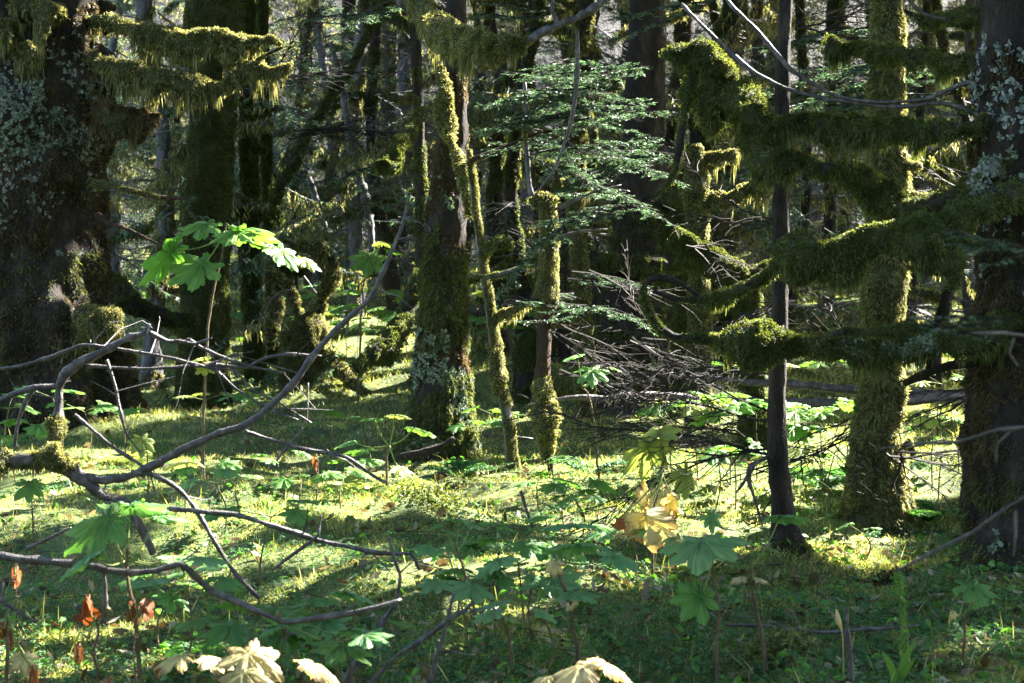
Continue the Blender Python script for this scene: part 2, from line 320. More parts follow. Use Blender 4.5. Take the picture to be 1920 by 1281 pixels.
def limb(tree, spec, Y=None, mats=('bark', 'moss_dark'), fuzz=(.028, .0055), dens=1.6, hangL=2.2, name='branch', label=None, seed=None, gold=.0, n=None):
    """spec rows: px, py, Y, wood radius, moss above, moss below (all radii in photograph pixels)"""
    seed = rng.integers(9999) if seed is None else seed
    A = np.array([W(a[0], a[1], a[2]) for a in spec]); s = np.array([a[2]/FPX for a in spec])
    rad = np.array([[a[3]*(.78 if mats[0] == 'dead' else 1), a[4], a[5]] for a in spec])*s[:, None]
    ln = np.linalg.norm(np.diff(A, axis=0), axis=1).sum(); n = n or int(max(12, ln/.03))
    C = catmull(A, n); R = np.clip(catmull(rad, n), 0.0008, None)
    if mats[0] == 'dead': tt = np.linspace(0, len(A)-1, n); C = .45*C+.55*np.stack([np.interp(tt, np.arange(len(A)), A[:, q]) for q in range(3)], 1)
    C = C+ (np.stack([vn(C*5, seed+q) for q in range(3)], 1)-.5)*.035
    g = G(); tube(g, C, R[:, 0]*(1+.5*(vn(C*26, seed+31)-.5)+.25*(vn(C*9, seed+32)-.5)), 10, 0, .35, 30, seed)
    o = g.build(name, M[mats[0]], tree)
    if label: o['label'] = label
    if rad[:, 1].max() > 0:
        T, N1, N2 = frames(C); lump = .08+1.45*vn(C*7, seed+3)**1.1+.6*(vn(C*22, seed+4)-.5)
        up = R[:, 1]*lump; dn = R[:, 2]*(.3+1.3*vn(C*9, seed+8)**1.5); hz = np.sqrt(1-T[:, 2]**2)
        up = np.where(R[:, 1] > R[:, 0]*.8, np.maximum(up, R[:, 0]*(1.0+.35*vn(C*30, seed+41))), up); dn = np.maximum(dn, up*.8)
        dn = up+(dn-up)*hz
        sd = (.65*up+.3*dn)
        def sec(i, a, k=1.):
            ca = np.cos(a); v = np.where(ca > 0, up[i], dn[i])*ca*k; return C[i]+N1[i]*v[:, None]+N2[i]*(sd[i]*np.sin(a)*k)[:, None]
        gm = G(); ns = 14; aa = np.linspace(0, 2*np.pi, ns, endpoint=False); idx = np.repeat(np.arange(n), ns)
        has = (R[:, 1] > .004)
        V = sec(idx, np.tile(aa, n), .82); V = V+(np.stack([vn(V*22, seed+q+20) for q in range(3)], 1)-.5)*.05*np.minimum(1, sd[idx]/.05)[:, None]
        i = np.arange(n-1)[:, None]*ns; j = np.arange(ns)[None]; jn = (j+1) % ns
        Q = np.stack([i+j, i+jn, i+ns+jn, i+ns+j], -1)[has[:-1] & has[1:]].reshape(-1, 4)
        gm.quads(V, Q, 0, True)
        L, Wd = fuzz; L *= .56; Wd = max(.8*Wd, 1.7*A[:, 1].mean()/FPX, 0*Wd, 1.9*A[:, 1].mean()/FPX)
        per = (up+dn)*1.6+1e-6; Ar = (per*ln/n).sum(); N_ = fuzz_n(Ar, L, Wd, dens*2.6)
        ii = rng.choice(n, N_, p=per*has/(per*has).sum()) if has.any() else np.zeros(0, int)
        u = rng.random(N_); a = u*2*np.pi
        P = sec(ii, a, .9)+T[ii]*(rng.random(N_)[:, None]-.5)*ln/n*1.5
        P = P+(np.stack([vn(P*22, seed+q+20) for q in range(3)], 1)-.5)*.05*np.minimum(1, sd[ii]/.05)[:, None]
        ca = np.cos(a); N = nz(N1[ii]*ca[:, None]+N2[ii]*np.sin(a)[:, None])
        low = np.clip(-ca*1.4-.2, 0, 1)*hz[ii]*np.clip(dn[ii]/(up[ii]+1e-4)-1, 0, 1); strand = (vn(P*np.array([22, 22, 4]), seed+11) > .56) & (rng.random(N_) < .6)
        D = nz(N*(1-.6*low)[:, None]+tuft(P, 24, seed+60)*1.9+rndv(N_)*.85*(1.05-.5*strand)[:, None]+np.stack([0*low, 0*low, -.25-(.5+1.1*strand)*low], 1)*np.where(ca > .1, .1, 1)[:, None])
        LL = L*rng.uniform(.35, 1.1, N_)*(1+hangL*(1.3 if mats[1] == 'moss_gold' else .65)*low*strand)*(.4+1.3*vn(P*17, seed+71)); sz = np.clip(sd[ii]/.03, .4, 1)
        blades(gm, P, D, LL*sz, Wd*rng.uniform(.6, 1.2, N_), .15+.5*low, 1)
        mo = gm.build('moss', [M['moss_body'], M[mats[1]]], o); tag(mo)
    return o, C, R
def twig_fan(segs, P, d, L, r, level=0, droop=.15, plane=None, dens=1.0, ang=50, jit=.25):
    """a dead conifer branch: a bowed axis with side twigs lying mostly in one plane"""
    n = max(3, int(L/.07)) if level == 0 else max(2, int(L/.09))
    p = np.array(P, float); d = nz(np.array(d, float)); side = nz(np.cross(d, [0, 0, 1.])) if plane is None else plane; st = L/n; sgn = 1
    for i in range(n):
        d = nz(d+rng.normal(size=3)*jit*.35+np.array([0, 0, -droop*st/.3 if i < n*.6 else droop*st/.3*.7]))
        q = p+d*st; r1 = r*(1-i/n)+.0009; r2 = r*(1-(i+1)/n)+.0009; segs.append((p, q, r1, r2))
        if level < 2 and i > 0:
            for _ in range(1 if level else 2):
                if rng.random() < dens:
                    sgn = -sgn; a = math.radians(ang+rng.normal()*12)
                    sd = nz(d*math.cos(a)+side*sgn*math.sin(a)+np.array([0, 0, rng.normal()*.16-.08]))
                    twig_fan(segs, q, sd, L*(.5 if level == 0 else .42)*(1-.65*i/n)*rng.uniform(.5, 1.15), r*.45, level+1, droop, side if level else None, dens*.8, ang, jit)
        p = q
def segs_to(g, segs, mat=0, rmin=0.):
    if not segs: return
    A = np.array([s[0] for s in segs]); B = np.array([s[1] for s in segs]); ra = np.maximum([s[2] for s in segs], rmin); rb = np.maximum([s[3] for s in segs], rmin)
    prisms(g, A, B, ra, rb, mat)
def needle_spray(P, d, L, g, droop=.25, wid=.32, nsz=(.016, .0045), r=.006, spacing=.035):
    """a flat green conifer spray; material 0 wood, 1 needles"""
    segs = []; n = int(L/spacing); p = np.array(P, float); d = nz(np.array(d, float)); side = nz(np.cross(d, [0, 0, 1.])); NP = []; ND = []
    def need(a, b, ax, sv):
        l = np.linalg.norm(b-a); k = int(l/.0055); t = rng.random(k)[:, None]; s = np.where(rng.random(k) < .5, 1, -1)[:, None]
        NP.append(a+(b-a)*t); ND.append(nz(sv[None]*s+ax[None]*.5+rng.normal(size=(k, 3))*.22))
    for i in range(n):
        d = nz(d+rng.normal(size=3)*.04+np.array([0, 0, -droop*spacing])); q = p+d*spacing; segs.append((p, q, r*(1-i/n)+.001, r*(1-(i+1)/n)+.001))
        t = i/n; ln = L*wid*math.sin(math.pi*min(1, .12+t*.95))**.7*rng.uniform(.5, 1.2)
        for s in (1, -1):
            if rng.random() < .18: continue
            bare = rng.random() < .3; sd = nz(d*rng.uniform(.5, 1)+side*s*.8+np.array([0, 0, rng.normal()*.16-.14])); a = q; m = max(2, int(ln/.05)); dd = sd
            for k in range(m):
                dd = nz(dd+np.array([0, 0, -.06])+rng.normal(size=3)*.05); b = a+dd*(ln/m); segs.append((a, b, .0018, .0014)); sv = nz(np.cross(dd, [0, 0, 1.]))
                if not bare: need(a, b, dd, sv)
                if k < m-1 and ln > .08:
                    for s2 in (1, -1):
                        if rng.random() < .75:
                            e = nz(dd*.7+sv*s2*.8); l2 = ln*.35*(1-k/m); c = b+e*l2; segs.append((b, c, .0013, .0011))
                            if not bare and rng.random() < .85: need(b, c, e, nz(np.cross(e, [0, 0, 1.])))
        p = q
    segs_to(g, segs, 0)
    NP = np.concatenate(NP); ND = np.concatenate(ND); blades(g, NP, ND, nsz[0]*rng.uniform(.9, 1.5, len(NP)), nsz[1]*.72, .1, 1, True)
def lichen(g, P, N, size, mat=0):
    n = len(P)
    if not n: return
    size = np.broadcast_to(size, (n,)); K = 7; T1 = nz(np.cross(N, rndv(n))); T2 = np.cross(N, T1)
    for k in range(K):
        a = k/K*2*np.pi+rng.random(n)*.7; l = size*rng.uniform(.45, 1.1, n); lift = rng.uniform(.15, .9, n)[:, None]
        R_ = T1*np.cos(a)[:, None]+T2*np.sin(a)[:, None]; S = (-T1*np.sin(a)[:, None]+T2*np.cos(a)[:, None])*(l*rng.uniform(.15, .38, n))[:, None]
        d = nz(R_+N*lift+rndv(n)*.35); c = P+N*.003
        mid = c+d*l[:, None]*.6; tl = c+d*l[:, None]*rng.uniform(.9, 1.1, n)[:, None]-N*(l*rng.uniform(-.1, .4, n))[:, None]
        V = np.stack([c, mid+S, tl+S*.7, tl-S*.6, mid-S], 1); b = np.arange(n)[:, None]*5
        g.add(V.reshape(-1, 3), np.concatenate([b+[0, 1, 4], b+[1, 2, 4], b+[2, 3, 4]]), mat)
def px_path(rows, Y, n=60, base=True, top=None, wob=.0):
    """rows: px, py, r_px from the ground up -> centre line, radii (metres); the last row is carried on up to height top"""
    A = [W(a[0], a[1], Y) for a in rows]; R = [a[2]*Y/FPX for a in rows]
    if base:
        zb = float(gz(A[0][0], Y))-.15; x0_ = A[0][0]; r0_ = R[0]
        while len(A) > 2 and A[1][2] < zb+.12: A.pop(1); R.pop(1)
        A[0][2] = zb
    if top:
        d = nz(A[-1]-A[-2]); d[2] = max(d[2], .8); k = 0
        while A[-1][2] < top: A.append(A[-1]+nz(d+np.array([rng.normal()*.06, rng.normal()*.06, 0]))*1.3); R.append(max(R[-1]*.9, .02)); k += 1
    A = np.array(A); L = np.linalg.norm(np.diff(A, axis=0), axis=1); t = np.concatenate([[0], np.cumsum(L)])
    n = max(n, int(t[-1]/.05)); C = catmull(A, n*3); tt = np.concatenate([[0], np.cumsum(np.linalg.norm(np.diff(C, axis=0), axis=1))]); u = np.linspace(0, tt[-1], n)
    C = np.stack([np.interp(u, tt, C[:, q]) for q in range(3)], 1)
    Rr = np.interp(u, t*(tt[-1]/t[-1]), R)
    return C, Rr
TREES = []       # (empty, x, y) of every tree that carries a share of the canopy
def trunk(name, label, rows, Y, bark='bark', top=9.5, sides=36, disp=.16, group=None, cat='tree', canopy=True, dscale=5):
    C, R = px_path(rows, Y, top=top); base = C[0].copy(); base[2] += .15
    t = empty(name, base, label, cat, group)
    g = G(); ds_ = dscale/max(R.mean()*4, .3); sd_ = int(rng.integers(999)); tube(g, C, R, sides, 0, disp, ds_, sd_); DISP[id(C)] = (disp, ds_, sd_, C); o = g.build('trunk', M[bark], t)
    if canopy: TREES.append((t, base[0], base[1], C, R))
    return t, C, R, o
def px_ok(x0, y0, x1, y1):
    def f(P, N):
        c, s = math.cos(PITCH), math.sin(PITCH); d = P[:, 1]*c-(P[:, 2]-CAMH)*s; u = P[:, 1]*s+(P[:, 2]-CAMH)*c
        X = 960+P[:, 0]/d*FPX; Y = 640.5-u/d*FPX; return (X > x0) & (X < x1) & (Y > y0) & (Y < y1)
    return f
def lichen_on(t, C, R, box, n, size, mat, label=None, face=-.1, clump=5., thr=.5, parent=None):
    c, r, N = surf_samples(C, R, n*14); P = c+N*r[:, None]; dp = DISP.get(id(C))
    if dp: P = c+N*(r*(1+dispk(P, *dp[:3])))[:, None]
    k = px_ok(*box)(P, N) & (N[:, 1] < face+.4) & (vn(P*clump, 77) > thr)
    P, N = P[k][:n], N[k][:n]; g = G(); lichen(g, P, N, size*rng.uniform(.5, 1.2, len(P)))
    o = g.build('lichen', M[mat], parent or t)
    if o is not None and label: o['label'] = label
    return o
exec_order = 0
#@@SETTING
# ================================================================== the great trees
# --- left: the giant
YL = 13.0
tl, C, R, o = trunk('conifer_tree', 'massive dark trunk with pale ruffled lichen filling the left edge', [(75, 800, 205), (70, 740, 180), (62, 680, 158), (68, 600, 140), (62, 540, 132), (55, 430, 132), (50, 250, 134), (45, 60, 136), (40, -40, 132)], YL, 'bark', 11, 72, .3)
CL, RL = C, R
g = G()
trunk_moss(g, C, R, .05, .011, 1.6, .38, 2.6, .8, 3, 0, zmax=4.2)
g.build('moss', M['moss_brown'], tl)
g = G(); trunk_moss(g, C, R, .05, .011, 1.6, .2, 2.5, .7, 5, 0, cond=px_ok(-300, 470, 400, 800)); g.build('moss', M['moss_dark'], tl, None)
lichen_on(tl, C, R, (-60, 150, 215, 300), 2000, .036, 'lichen', 'dense pale green ruffled lichen', thr=.3)
lichen_on(tl, C, R, (-60, 60, 215, 480), 800, .03, 'lichen_white', 'scattered whitish lichen scales', thr=.5)
def lump(t, rows, nm='moss_clump', mat='moss_gold', **k): return limb(t, rows, mats=('bark', mat), name=nm, **k)
lump(tl, [(110, 640, 12.6, 5, 30, 60), (160, 610, 12.45, 5, 45, 85), (205, 600, 12.4, 3, 26, 60), (226, 598, 12.4, 2, 8, 20)], fuzz=(.045, .009))
lump(tl, [(40, -5, 12.4, 4, 20, 40), (85, 8, 12.3, 4, 26, 60), (112, 18, 12.3, 3, 20, 62), (122, 30, 12.3, 2, 10, 30)], fuzz=(.045, .009))
lump(tl, [(-30, 55, 12.4, 3, 30, 45), (5, 48, 12.3, 3, 26, 40), (22, 50, 12.3, 2, 12, 26)], fuzz=(.04, .009))
lump(tl, [(30, 70, 12.5, 4, 10, 35), (55, 90, 12.4, 4, 12, 60), (80, 98, 12.4, 2, 6, 30)], fuzz=(.04, .009))
lump(tl, [(230, 640, 12.9, 14, 22, 30), (238, 700, 12.8, 15, 24, 24), (250, 770, 12.7, 16, 26, 26), (258, 800, 12.7, 18, 28, 28)], nm='root', mat='moss_brown', fuzz=(.045, .009))
lump(tl, [(195, 10, 13.1, 12, 18, 18), (190, 60, 13, 12, 15, 30)], mat='moss_brown')
Y0 = 12.4
limb(tl, [(165, 38, 12.7, 8, 12, 18), (230, 46, Y0, 7, 14, 26), (300, 58, Y0, 7, 15, 45), (380, 68, Y0, 6, 14, 66), (430, 68, Y0, 6, 12, 66), (470, 72, Y0, 5, 9, 24), (512, 74, Y0, 3, 7, 9), (530, 84, Y0, 2, 2, 2)], mats=('bark', 'moss_gold'), fuzz=(.045, .009), hangL=1.5)
limb(tl, [(165, 108, 12.7, 8, 12, 16), (200, 120, Y0, 7, 12, 18), (260, 128, Y0, 7, 14, 50), (330, 146, Y0, 6, 13, 55), (395, 158, Y0, 5, 8, 36), (420, 160, Y0, 5, 9, 30), (445, 140, Y0, 5, 20, 50), (475, 122, Y0, 4, 12, 62), (500, 130, Y0, 3, 8, 40), (528, 128, Y0, 2, 5, 18), (545, 122, Y0, 2, 2, 2)], mats=('bark', 'moss_gold'), fuzz=(.05, .009), hangL=2.2)
limb(tl, [(470, 125, Y0, 4, 3, 3), (495, 105, Y0, 3, 3, 5), (530, 88, Y0, 2, 2, 2)])
limb(tl, [(165, 178, 12.7, 7, 7, 12), (215, 205, Y0, 5, 6, 60), (265, 212, Y0, 4, 6, 62), (298, 220, Y0, 2, 4, 36)], mats=('bark_grey', 'moss_brown'), hangL=1.8, fuzz=(.045, .009))
limb(tl, [(170, 345, 12.7, 7, 8, 8), (240, 358, Y0, 5, 5, 6), (300, 368, Y0, 4, 3, 4), (358, 372, Y0, 2, 0, 0)], mats=('bark_red', 'moss_gold'))
limb(tl, [(180, 405, 12.7, 7, 3, 3), (230, 430, Y0, 4, 0, 0), (295, 458, Y0, 3, 0, 0)], mats=('bark_red', 'moss_gold'))
limb(tl, [(150, 290, 12.9, 4, 0, 0), (110, 280, 12.3, 3, 0, 0), (100, 300, 12.2, 2, 0, 0)])
# --- second trunk, swollen with moss
t2, C, R, o = trunk('conifer_tree', 'mossy trunk with swollen waist behind the hanging moss branches', [(380, 775, 62), (378, 740, 52), (382, 640, 44), (388, 480, 42), (386, 400, 46), (388, 350, 48), (396, 300, 42), (398, 200, 40), (398, 120, 44), (402, 40, 52), (404, -40, 50)], 14.5, 'moss_body', 11, 40, .12)
g = G(); trunk_moss(g, C, R, .035, .01, 2.0, .12, 2, .6, 9, zmax=4.6); g.build('moss', M['moss_dark'], t2)
# --- centre tree
YC = 10.4
t3, C, R, o = trunk('conifer_tree', 'straight central trunk with lichen scales flaring round its foot', [(822, 885, 112), (823, 858, 84), (825, 815, 63), (826, 740, 53), (828, 640, 47), (832, 520, 42), (838, 400, 36), (847, 260, 28), (854, 100, 20), (858, -40, 15)], YC, 'bark', 10, 44, .16)
C3, R3 = C, R
g = G(); trunk_moss(g, C, R, .028, .007, 1.3, .45, 4, .6, 11, zmax=2.5); g.build('moss', M['moss_brown'], t3)
g = G(); trunk_moss(g, C, R*1.03, .04, .008, 1.8, .3, 4, .6, 12, cond=px_ok(700, 700, 960, 900)); g.build('moss', M['moss_dark'], t3)
g = G(); trunk_moss(g, C, R*1.02, .04, .008, 1.5, .5, 5, .6, 13, cond=px_ok(780, 400, 960, 660)); g.build('moss', M['moss_dark'], t3)
lichen_on(t3, C, R, (760, 620, 840, 720), 300, .034, 'lichen', thr=.25); lichen_on(t3, C, R, (760, 690, 900, 850), 600, .03, 'lichen', thr=.4); lichen_on(t3, C, R, (800, 330, 860, 400), 30, .04, 'lichen', thr=.4)
# right-hand strip of curling golden moss running down its edge
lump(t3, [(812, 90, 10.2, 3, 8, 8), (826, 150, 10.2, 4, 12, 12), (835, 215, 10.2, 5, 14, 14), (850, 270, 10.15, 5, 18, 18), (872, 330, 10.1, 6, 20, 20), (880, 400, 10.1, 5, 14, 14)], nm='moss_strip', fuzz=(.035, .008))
# --- slim leaning sapling in front of it
t4, C, R, o = trunk('dead_sapling', 'slim leaning stem crusted with golden moss right of the central trunk', [(962, 895, 12), (955, 820, 11), (945, 750, 10), (930, 690, 9), (922, 610, 9), (912, 540, 8), (902, 470, 8), (893, 400, 7), (884, 330, 6), (878, 280, 5)], 9.9, 'bark_grey', None, 14, .25, cat='sapling', canopy=False)
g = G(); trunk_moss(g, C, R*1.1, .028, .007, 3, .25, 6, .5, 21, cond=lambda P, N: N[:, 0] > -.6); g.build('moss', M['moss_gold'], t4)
limb(t4, [(905, 480, 9.9, 3, 8, 10), (930, 455, 9.8, 3, 16, 18), (955, 462, 9.8, 2, 8, 8)], mats=('bark_grey', 'moss_dark'))
limb(t4, [(922, 600, 9.9, 3, 3, 8), (960, 585, 9.85, 3, 4, 22), (1005, 570, 9.8, 2, 3, 12)], mats=('bark_grey', 'moss_gold'))
limb(t4, [(884, 300, 9.9, 4, 3, 4), (930, 285, 9.9, 4, 2, 4), (1000, 255, 9.9, 3, 0, 0), (1045, 245, 9.9, 2, 0, 0)], mats=('bark_red', 'moss_gold'))
limb(t4, [(928, 640, 9.9, 3, 10, 10), (935, 690, 9.85, 3, 12, 12), (930, 740, 9.85, 3, 5, 5)], mats=('bark_grey', 'moss_gold'))
# --- broken moss-capped pole
t5, C, R, o = trunk('dead_pole', 'broken upright pole with a moss cap and a swollen mossy foot', [(1036, 905, 5), (1030, 850, 7), (1024, 800, 14), (1018, 720, 15), (1020, 640, 14), (1024, 560, 16), (1030, 480, 14), (1030, 420, 13), (1022, 375, 11)], 9.6, 'bark_red', None, 18, .25, cat='dead trunk', canopy=False)
g = G(); trunk_moss(g, C, R*1.2, .03, .007, 3, .25, 5, .5, 22, cond=px_ok(900, 370, 1200, 580)); g.build('moss', M['moss_gold'], t5)
lump(t5, [(1018, 700, 9.6, 3, 14, 14), (1020, 760, 9.6, 3, 22, 22), (1028, 820, 9.6, 3, 24, 24), (1026, 860, 9.6, 3, 13, 13)], fuzz=(.035, .008), nm='moss_sleeve')
lump(t5, [(998, 378, 9.6, 3, 10, 12), (1020, 368, 9.6, 3, 16, 14), (1046, 376, 9.6, 3, 10, 12)], fuzz=(.035, .008), nm='moss_cap')
limb(t5, [(1030, 390, 9.6, 4, 0, 0), (1070, 380, 9.55, 4, 0, 0), (1120, 358, 9.5, 3, 0, 0), (1165, 345, 9.5, 2, 0, 0)], mats=('dead', 'moss_gold'))
limb(t5, [(1035, 445, 9.6, 4, 0, 0), (1085, 432, 9.55, 4, 0, 0), (1135, 432, 9.5, 2, 0, 0)], mats=('dead', 'moss_gold'))
limb(t5, [(1020, 610, 9.6, 5, 4, 6), (1060, 612, 9.5, 4, 3, 4), (1085, 620, 9.5, 3, 0, 0)], mats=('bark_red', 'moss_gold'))
limb(t5, [(995, 365, 9.6, 4, 0, 0), (992, 300, 9.6, 5, 3, 3), (985, 230, 9.6, 4, 4, 4), (982, 150, 9.6, 3, 0, 0)], mats=('bark_grey', 'moss_gold'))
limb(t5, [(1020, 470, 9.6, 4, 4, 4), (985, 500, 9.6, 4, 5, 8), (925, 520, 9.6, 4, 5, 6), (880, 518, 9.6, 3, 2, 2)], mats=('bark_grey', 'moss_dark'))
# --- slim dark tree, right of centre
YT = 7.0
t6, C, R, o = trunk('conifer_tree', 'slim bare dark trunk standing alone in front of the sunlit clearing', [(1484, 1065, 62), (1478, 1040, 36), (1473, 1000, 26), (1466, 940, 21), (1457, 850, 20), (1456, 760, 17), (1460, 640, 16), (1464, 450, 15), (1466, 250, 14), (1470, 60, 13), (1474, -40, 12)], YT, 'bark', 9.5, 30, .2)
g = G(); trunk_moss(g, C, R, .03, .006, 1.6, .4, 6, .6, 31, cond=px_ok(1380, 960, 1560, 1100)); g.build('moss', M['moss_dark'], t6)
# --- moss-wrapped tree, right
YM = 8.0
t7, C, R, o = trunk('conifer_tree', 'moss-wrapped trunk with a golden rim standing in the sunlit clearing', [(1652, 990, 92), (1650, 960, 66), (1649, 930, 57), (1645, 880, 50), (1642, 800, 42), (1652, 720, 38), (1655, 620, 36), (1658, 520, 40), (1662, 400, 36), (1662, 300, 34), (1662, 180, 30), (1664, 60, 28), (1664, -40, 26)], YM, 'moss_body', 9.5, 36, .2)
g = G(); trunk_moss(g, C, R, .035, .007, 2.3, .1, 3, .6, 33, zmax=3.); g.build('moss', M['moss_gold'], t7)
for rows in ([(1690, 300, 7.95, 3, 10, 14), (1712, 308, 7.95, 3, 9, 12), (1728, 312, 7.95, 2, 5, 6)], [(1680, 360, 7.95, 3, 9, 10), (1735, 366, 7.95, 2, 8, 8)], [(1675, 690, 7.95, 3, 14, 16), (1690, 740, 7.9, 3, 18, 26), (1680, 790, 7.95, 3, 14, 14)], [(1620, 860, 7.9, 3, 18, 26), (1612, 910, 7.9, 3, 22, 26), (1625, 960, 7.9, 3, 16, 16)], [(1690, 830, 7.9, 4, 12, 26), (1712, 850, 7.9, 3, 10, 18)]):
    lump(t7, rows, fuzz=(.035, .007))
# --- right: big dark tree
YR = 6.3
t8, C, R, o = trunk('conifer_tree', 'big dark trunk with hanging lichen filling the right edge', [(1960, 1110, 230), (1952, 1070, 175), (1945, 1010, 140), (1940, 940, 120), (1935, 800, 108), (1932, 640, 104), (1930, 450, 100), (1930, 250, 96), (1930, 60, 92), (1930, -40, 90)], YR, 'bark', 10, 60, .22)
C8, R8 = C, R
g = G(); trunk_moss(g, C, R, .03, .006, 1.0, .5, 3, .8, 41, zmax=2.4); g.build('moss', M['moss_brown'], t8)
g = G(); trunk_moss(g, C, R, .05, .009, 3, .2, 4, .5, 42, cond=px_ok(1500, 900, 2300, 1300)); g.build('moss', M['moss_dark'], t8)
lichen_on(t8, C, R, (1800, 60, 1960, 260), 600, .028, 'lichen_white', thr=.42); lichen_on(t8, C, R, (1800, 270, 1960, 380), 350, .026, 'lichen', thr=.35); lichen_on(t8, C, R, (1800, 400, 1960, 620), 200, .022, 'lichen_white', thr=.5); lichen_on(t8, C, R, (1830, 980, 1930, 1100), 30, .03, 'lichen', thr=.4)
Mo = ('bark', 'moss_dark')
def lich_branch(br, boxes, n=60, size=.04, mat='lichen_white'):
    ob, C_, R_ = br; c, r, N = surf_samples(C_, np.maximum(R_[:, 1], R_[:, 0])*.9, n*30); P = c+N*r[:, None]
    k = px_ok(*boxes)(P, N) & (N[:, 1] < .3); P = P[k][:n]; N = N[k][:n]; g = G(); lichen(g, P, nz(N+np.array([[0, 0, -.5]])), size*rng.uniform(.5, 1.2, len(P))); g.build('lichen', M[mat], ob)
b1 = limb(t8, [(1900, 300, 6.2, 22, 26, 26), (1840, 345, 6.2, 18, 24, 28), (1770, 380, 6.3, 16, 22, 24), (1700, 388, 6.5, 14, 22, 34), (1650, 372, 6.6, 13, 26, 40), (1610, 340, 6.6, 12, 22, 26), (1560, 322, 6.6, 11, 18, 20), (1500, 302, 6.7, 11, 18, 22), (1450, 285, 6.7, 11, 26, 60), (1420, 250, 6.8, 10, 40, 90), (1395, 200, 6.8, 10, 45, 70), (1360, 160, 6.9, 9, 34, 80), (1340, 120, 6.9, 8, 24, 70), (1310, 96, 6.9, 8, 24, 26), (1275, 92, 6.9, 6, 18, 18), (1245, 96, 6.9, 3, 8, 8)], mats=Mo, fuzz=(.035, .006), hangL=2.5, dens=1.9)
b2 = limb(t8, [(1930, 360, 6.1, 20, 34, 40), (1860, 385, 6.0, 18, 40, 40), (1800, 410, 6.0, 16, 28, 60), (1750, 445, 6.0, 14, 34, 90), (1700, 445, 6.1, 13, 30, 60), (1640, 455, 6.2, 12, 22, 40), (1590, 465, 6.3, 12, 30, 45), (1530, 465, 6.4, 11, 38, 50), (1480, 485, 6.5, 10, 34, 46), (1440, 520, 6.6, 9, 18, 26), (1390, 548, 6.6, 8, 12, 14), (1330, 562, 6.7, 7, 9, 14), (1270, 562, 6.7, 6, 5, 6), (1225, 545, 6.7, 5, 3, 3)], mats=Mo, fuzz=(.035, .006), hangL=2.2, dens=2)
limb(t8, [(1760, 445, 6.0, 8, 30, 60), (1785, 500, 5.95, 6, 24, 60), (1800, 540, 5.95, 4, 14, 30)], mats=Mo, fuzz=(.035, .006), name='moss_clump')
b3 = limb(t8, [(1900, 600, 6.2, 22, 40, 80), (1840, 630, 6.1, 18, 34, 90), (1780, 640, 6.1, 14, 26, 60), (1720, 652, 6.2, 12, 16, 26), (1660, 660, 6.3, 11, 12, 26), (1600, 658, 6.4, 10, 14, 26), (1540, 652, 6.5, 10, 16, 26), (1490, 645, 6.6, 10, 16, 26), (1450, 640, 6.6, 9, 26, 70), (1415, 638, 6.6, 9, 36, 100), (1380, 636, 6.6, 9, 28, 50), (1330, 634, 6.7, 8, 14, 20), (1280, 634, 6.7, 8, 7, 14), (1240, 618, 6.7, 7, 5, 8), (1218, 585, 6.7, 6, 8, 8), (1206, 545, 6.7, 6, 6, 6), (1225, 522, 6.7, 6, 0, 0), (1262, 526, 6.7, 5, 0, 0), (1308, 556, 6.7, 4, 0, 0)], mats=Mo, fuzz=(.035, .006), hangL=2.5, dens=1.9)
lich_branch(b3, (1540, 600, 1760, 720), 260, .028, 'lichen'); lich_branch(b1, (1820, 260, 1960, 380), 160, .026)
limb(t8, [(1760, 620, 6.15, 8, 10, 16), (1700, 618, 6.2, 8, 14, 20), (1640, 618, 6.25, 7, 16, 16), (1580, 620, 6.3, 6, 12, 12), (1540, 640, 6.4, 5, 6, 6)], mats=Mo, fuzz=(.03, .006))
b4 = limb(t8, [(1910, 200, 6.2, 14, 18, 20), (1830, 232, 6.2, 13, 14, 22), (1760, 240, 6.3, 12, 14, 30), (1700, 240, 6.4, 11, 22, 40), (1640, 236, 6.5, 11, 22, 52), (1580, 232, 6.6, 10, 22, 60), (1520, 228, 6.7, 9, 18, 34), (1480, 226, 6.7, 8, 16, 46), (1452, 240, 6.7, 7, 18, 34), (1440, 256, 6.7, 4, 14, 20)], mats=Mo, fuzz=(.035, .006), hangL=2.8, dens=2)
limb(t8, [(1900, 120, 6.3, 12, 14, 14), (1830, 130, 6.4, 10, 14, 16), (1760, 110, 6.6, 9, 22, 26), (1680, 104, 6.8, 9, 16, 26), (1620, 96, 7, 8, 16, 26), (1560, 80, 7, 7, 20, 26)], mats=Mo, fuzz=(.035, .006))
limb(t8, [(1900, 40, 6.3, 12, 16, 18), (1840, 35, 6.4, 10, 16, 16), (1780, 30, 6.6, 8, 12, 14), (1740, 36, 6.7, 6, 10, 14), (1700, 20, 6.7, 4, 0, 0)], mats=Mo, fuzz=(.035, .006))
limb(t8, [(1850, 225, 6.25, 8, 8, 8), (1760, 195, 6.4, 6, 3, 5), (1660, 200, 6.5, 5, 0, 0), (1560, 190, 6.6, 5, 0, 0), (1480, 165, 6.7, 5, 0, 0), (1420, 140, 6.7, 5, 0, 0), (1370, 105, 6.8, 6, 0, 0), (1310, 50, 6.8, 5, 0, 0), (1280, 15, 6.9, 4, 0, 0)], mats=('dead', 'moss_dark'))
limb(t8, [(1850, 150, 6.3, 6, 0, 0), (1750, 185, 6.4, 5, 0, 0), (1650, 190, 6.5, 4, 0, 0), (1560, 170, 6.6, 4, 0, 0), (1490, 130, 6.6, 6, 0, 0), (1430, 70, 6.7, 5, 0, 0), (1380, 20, 6.7, 5, 0, 0), (1350, -20, 6.8, 4, 0, 0)], mats=('dead', 'moss_dark'))
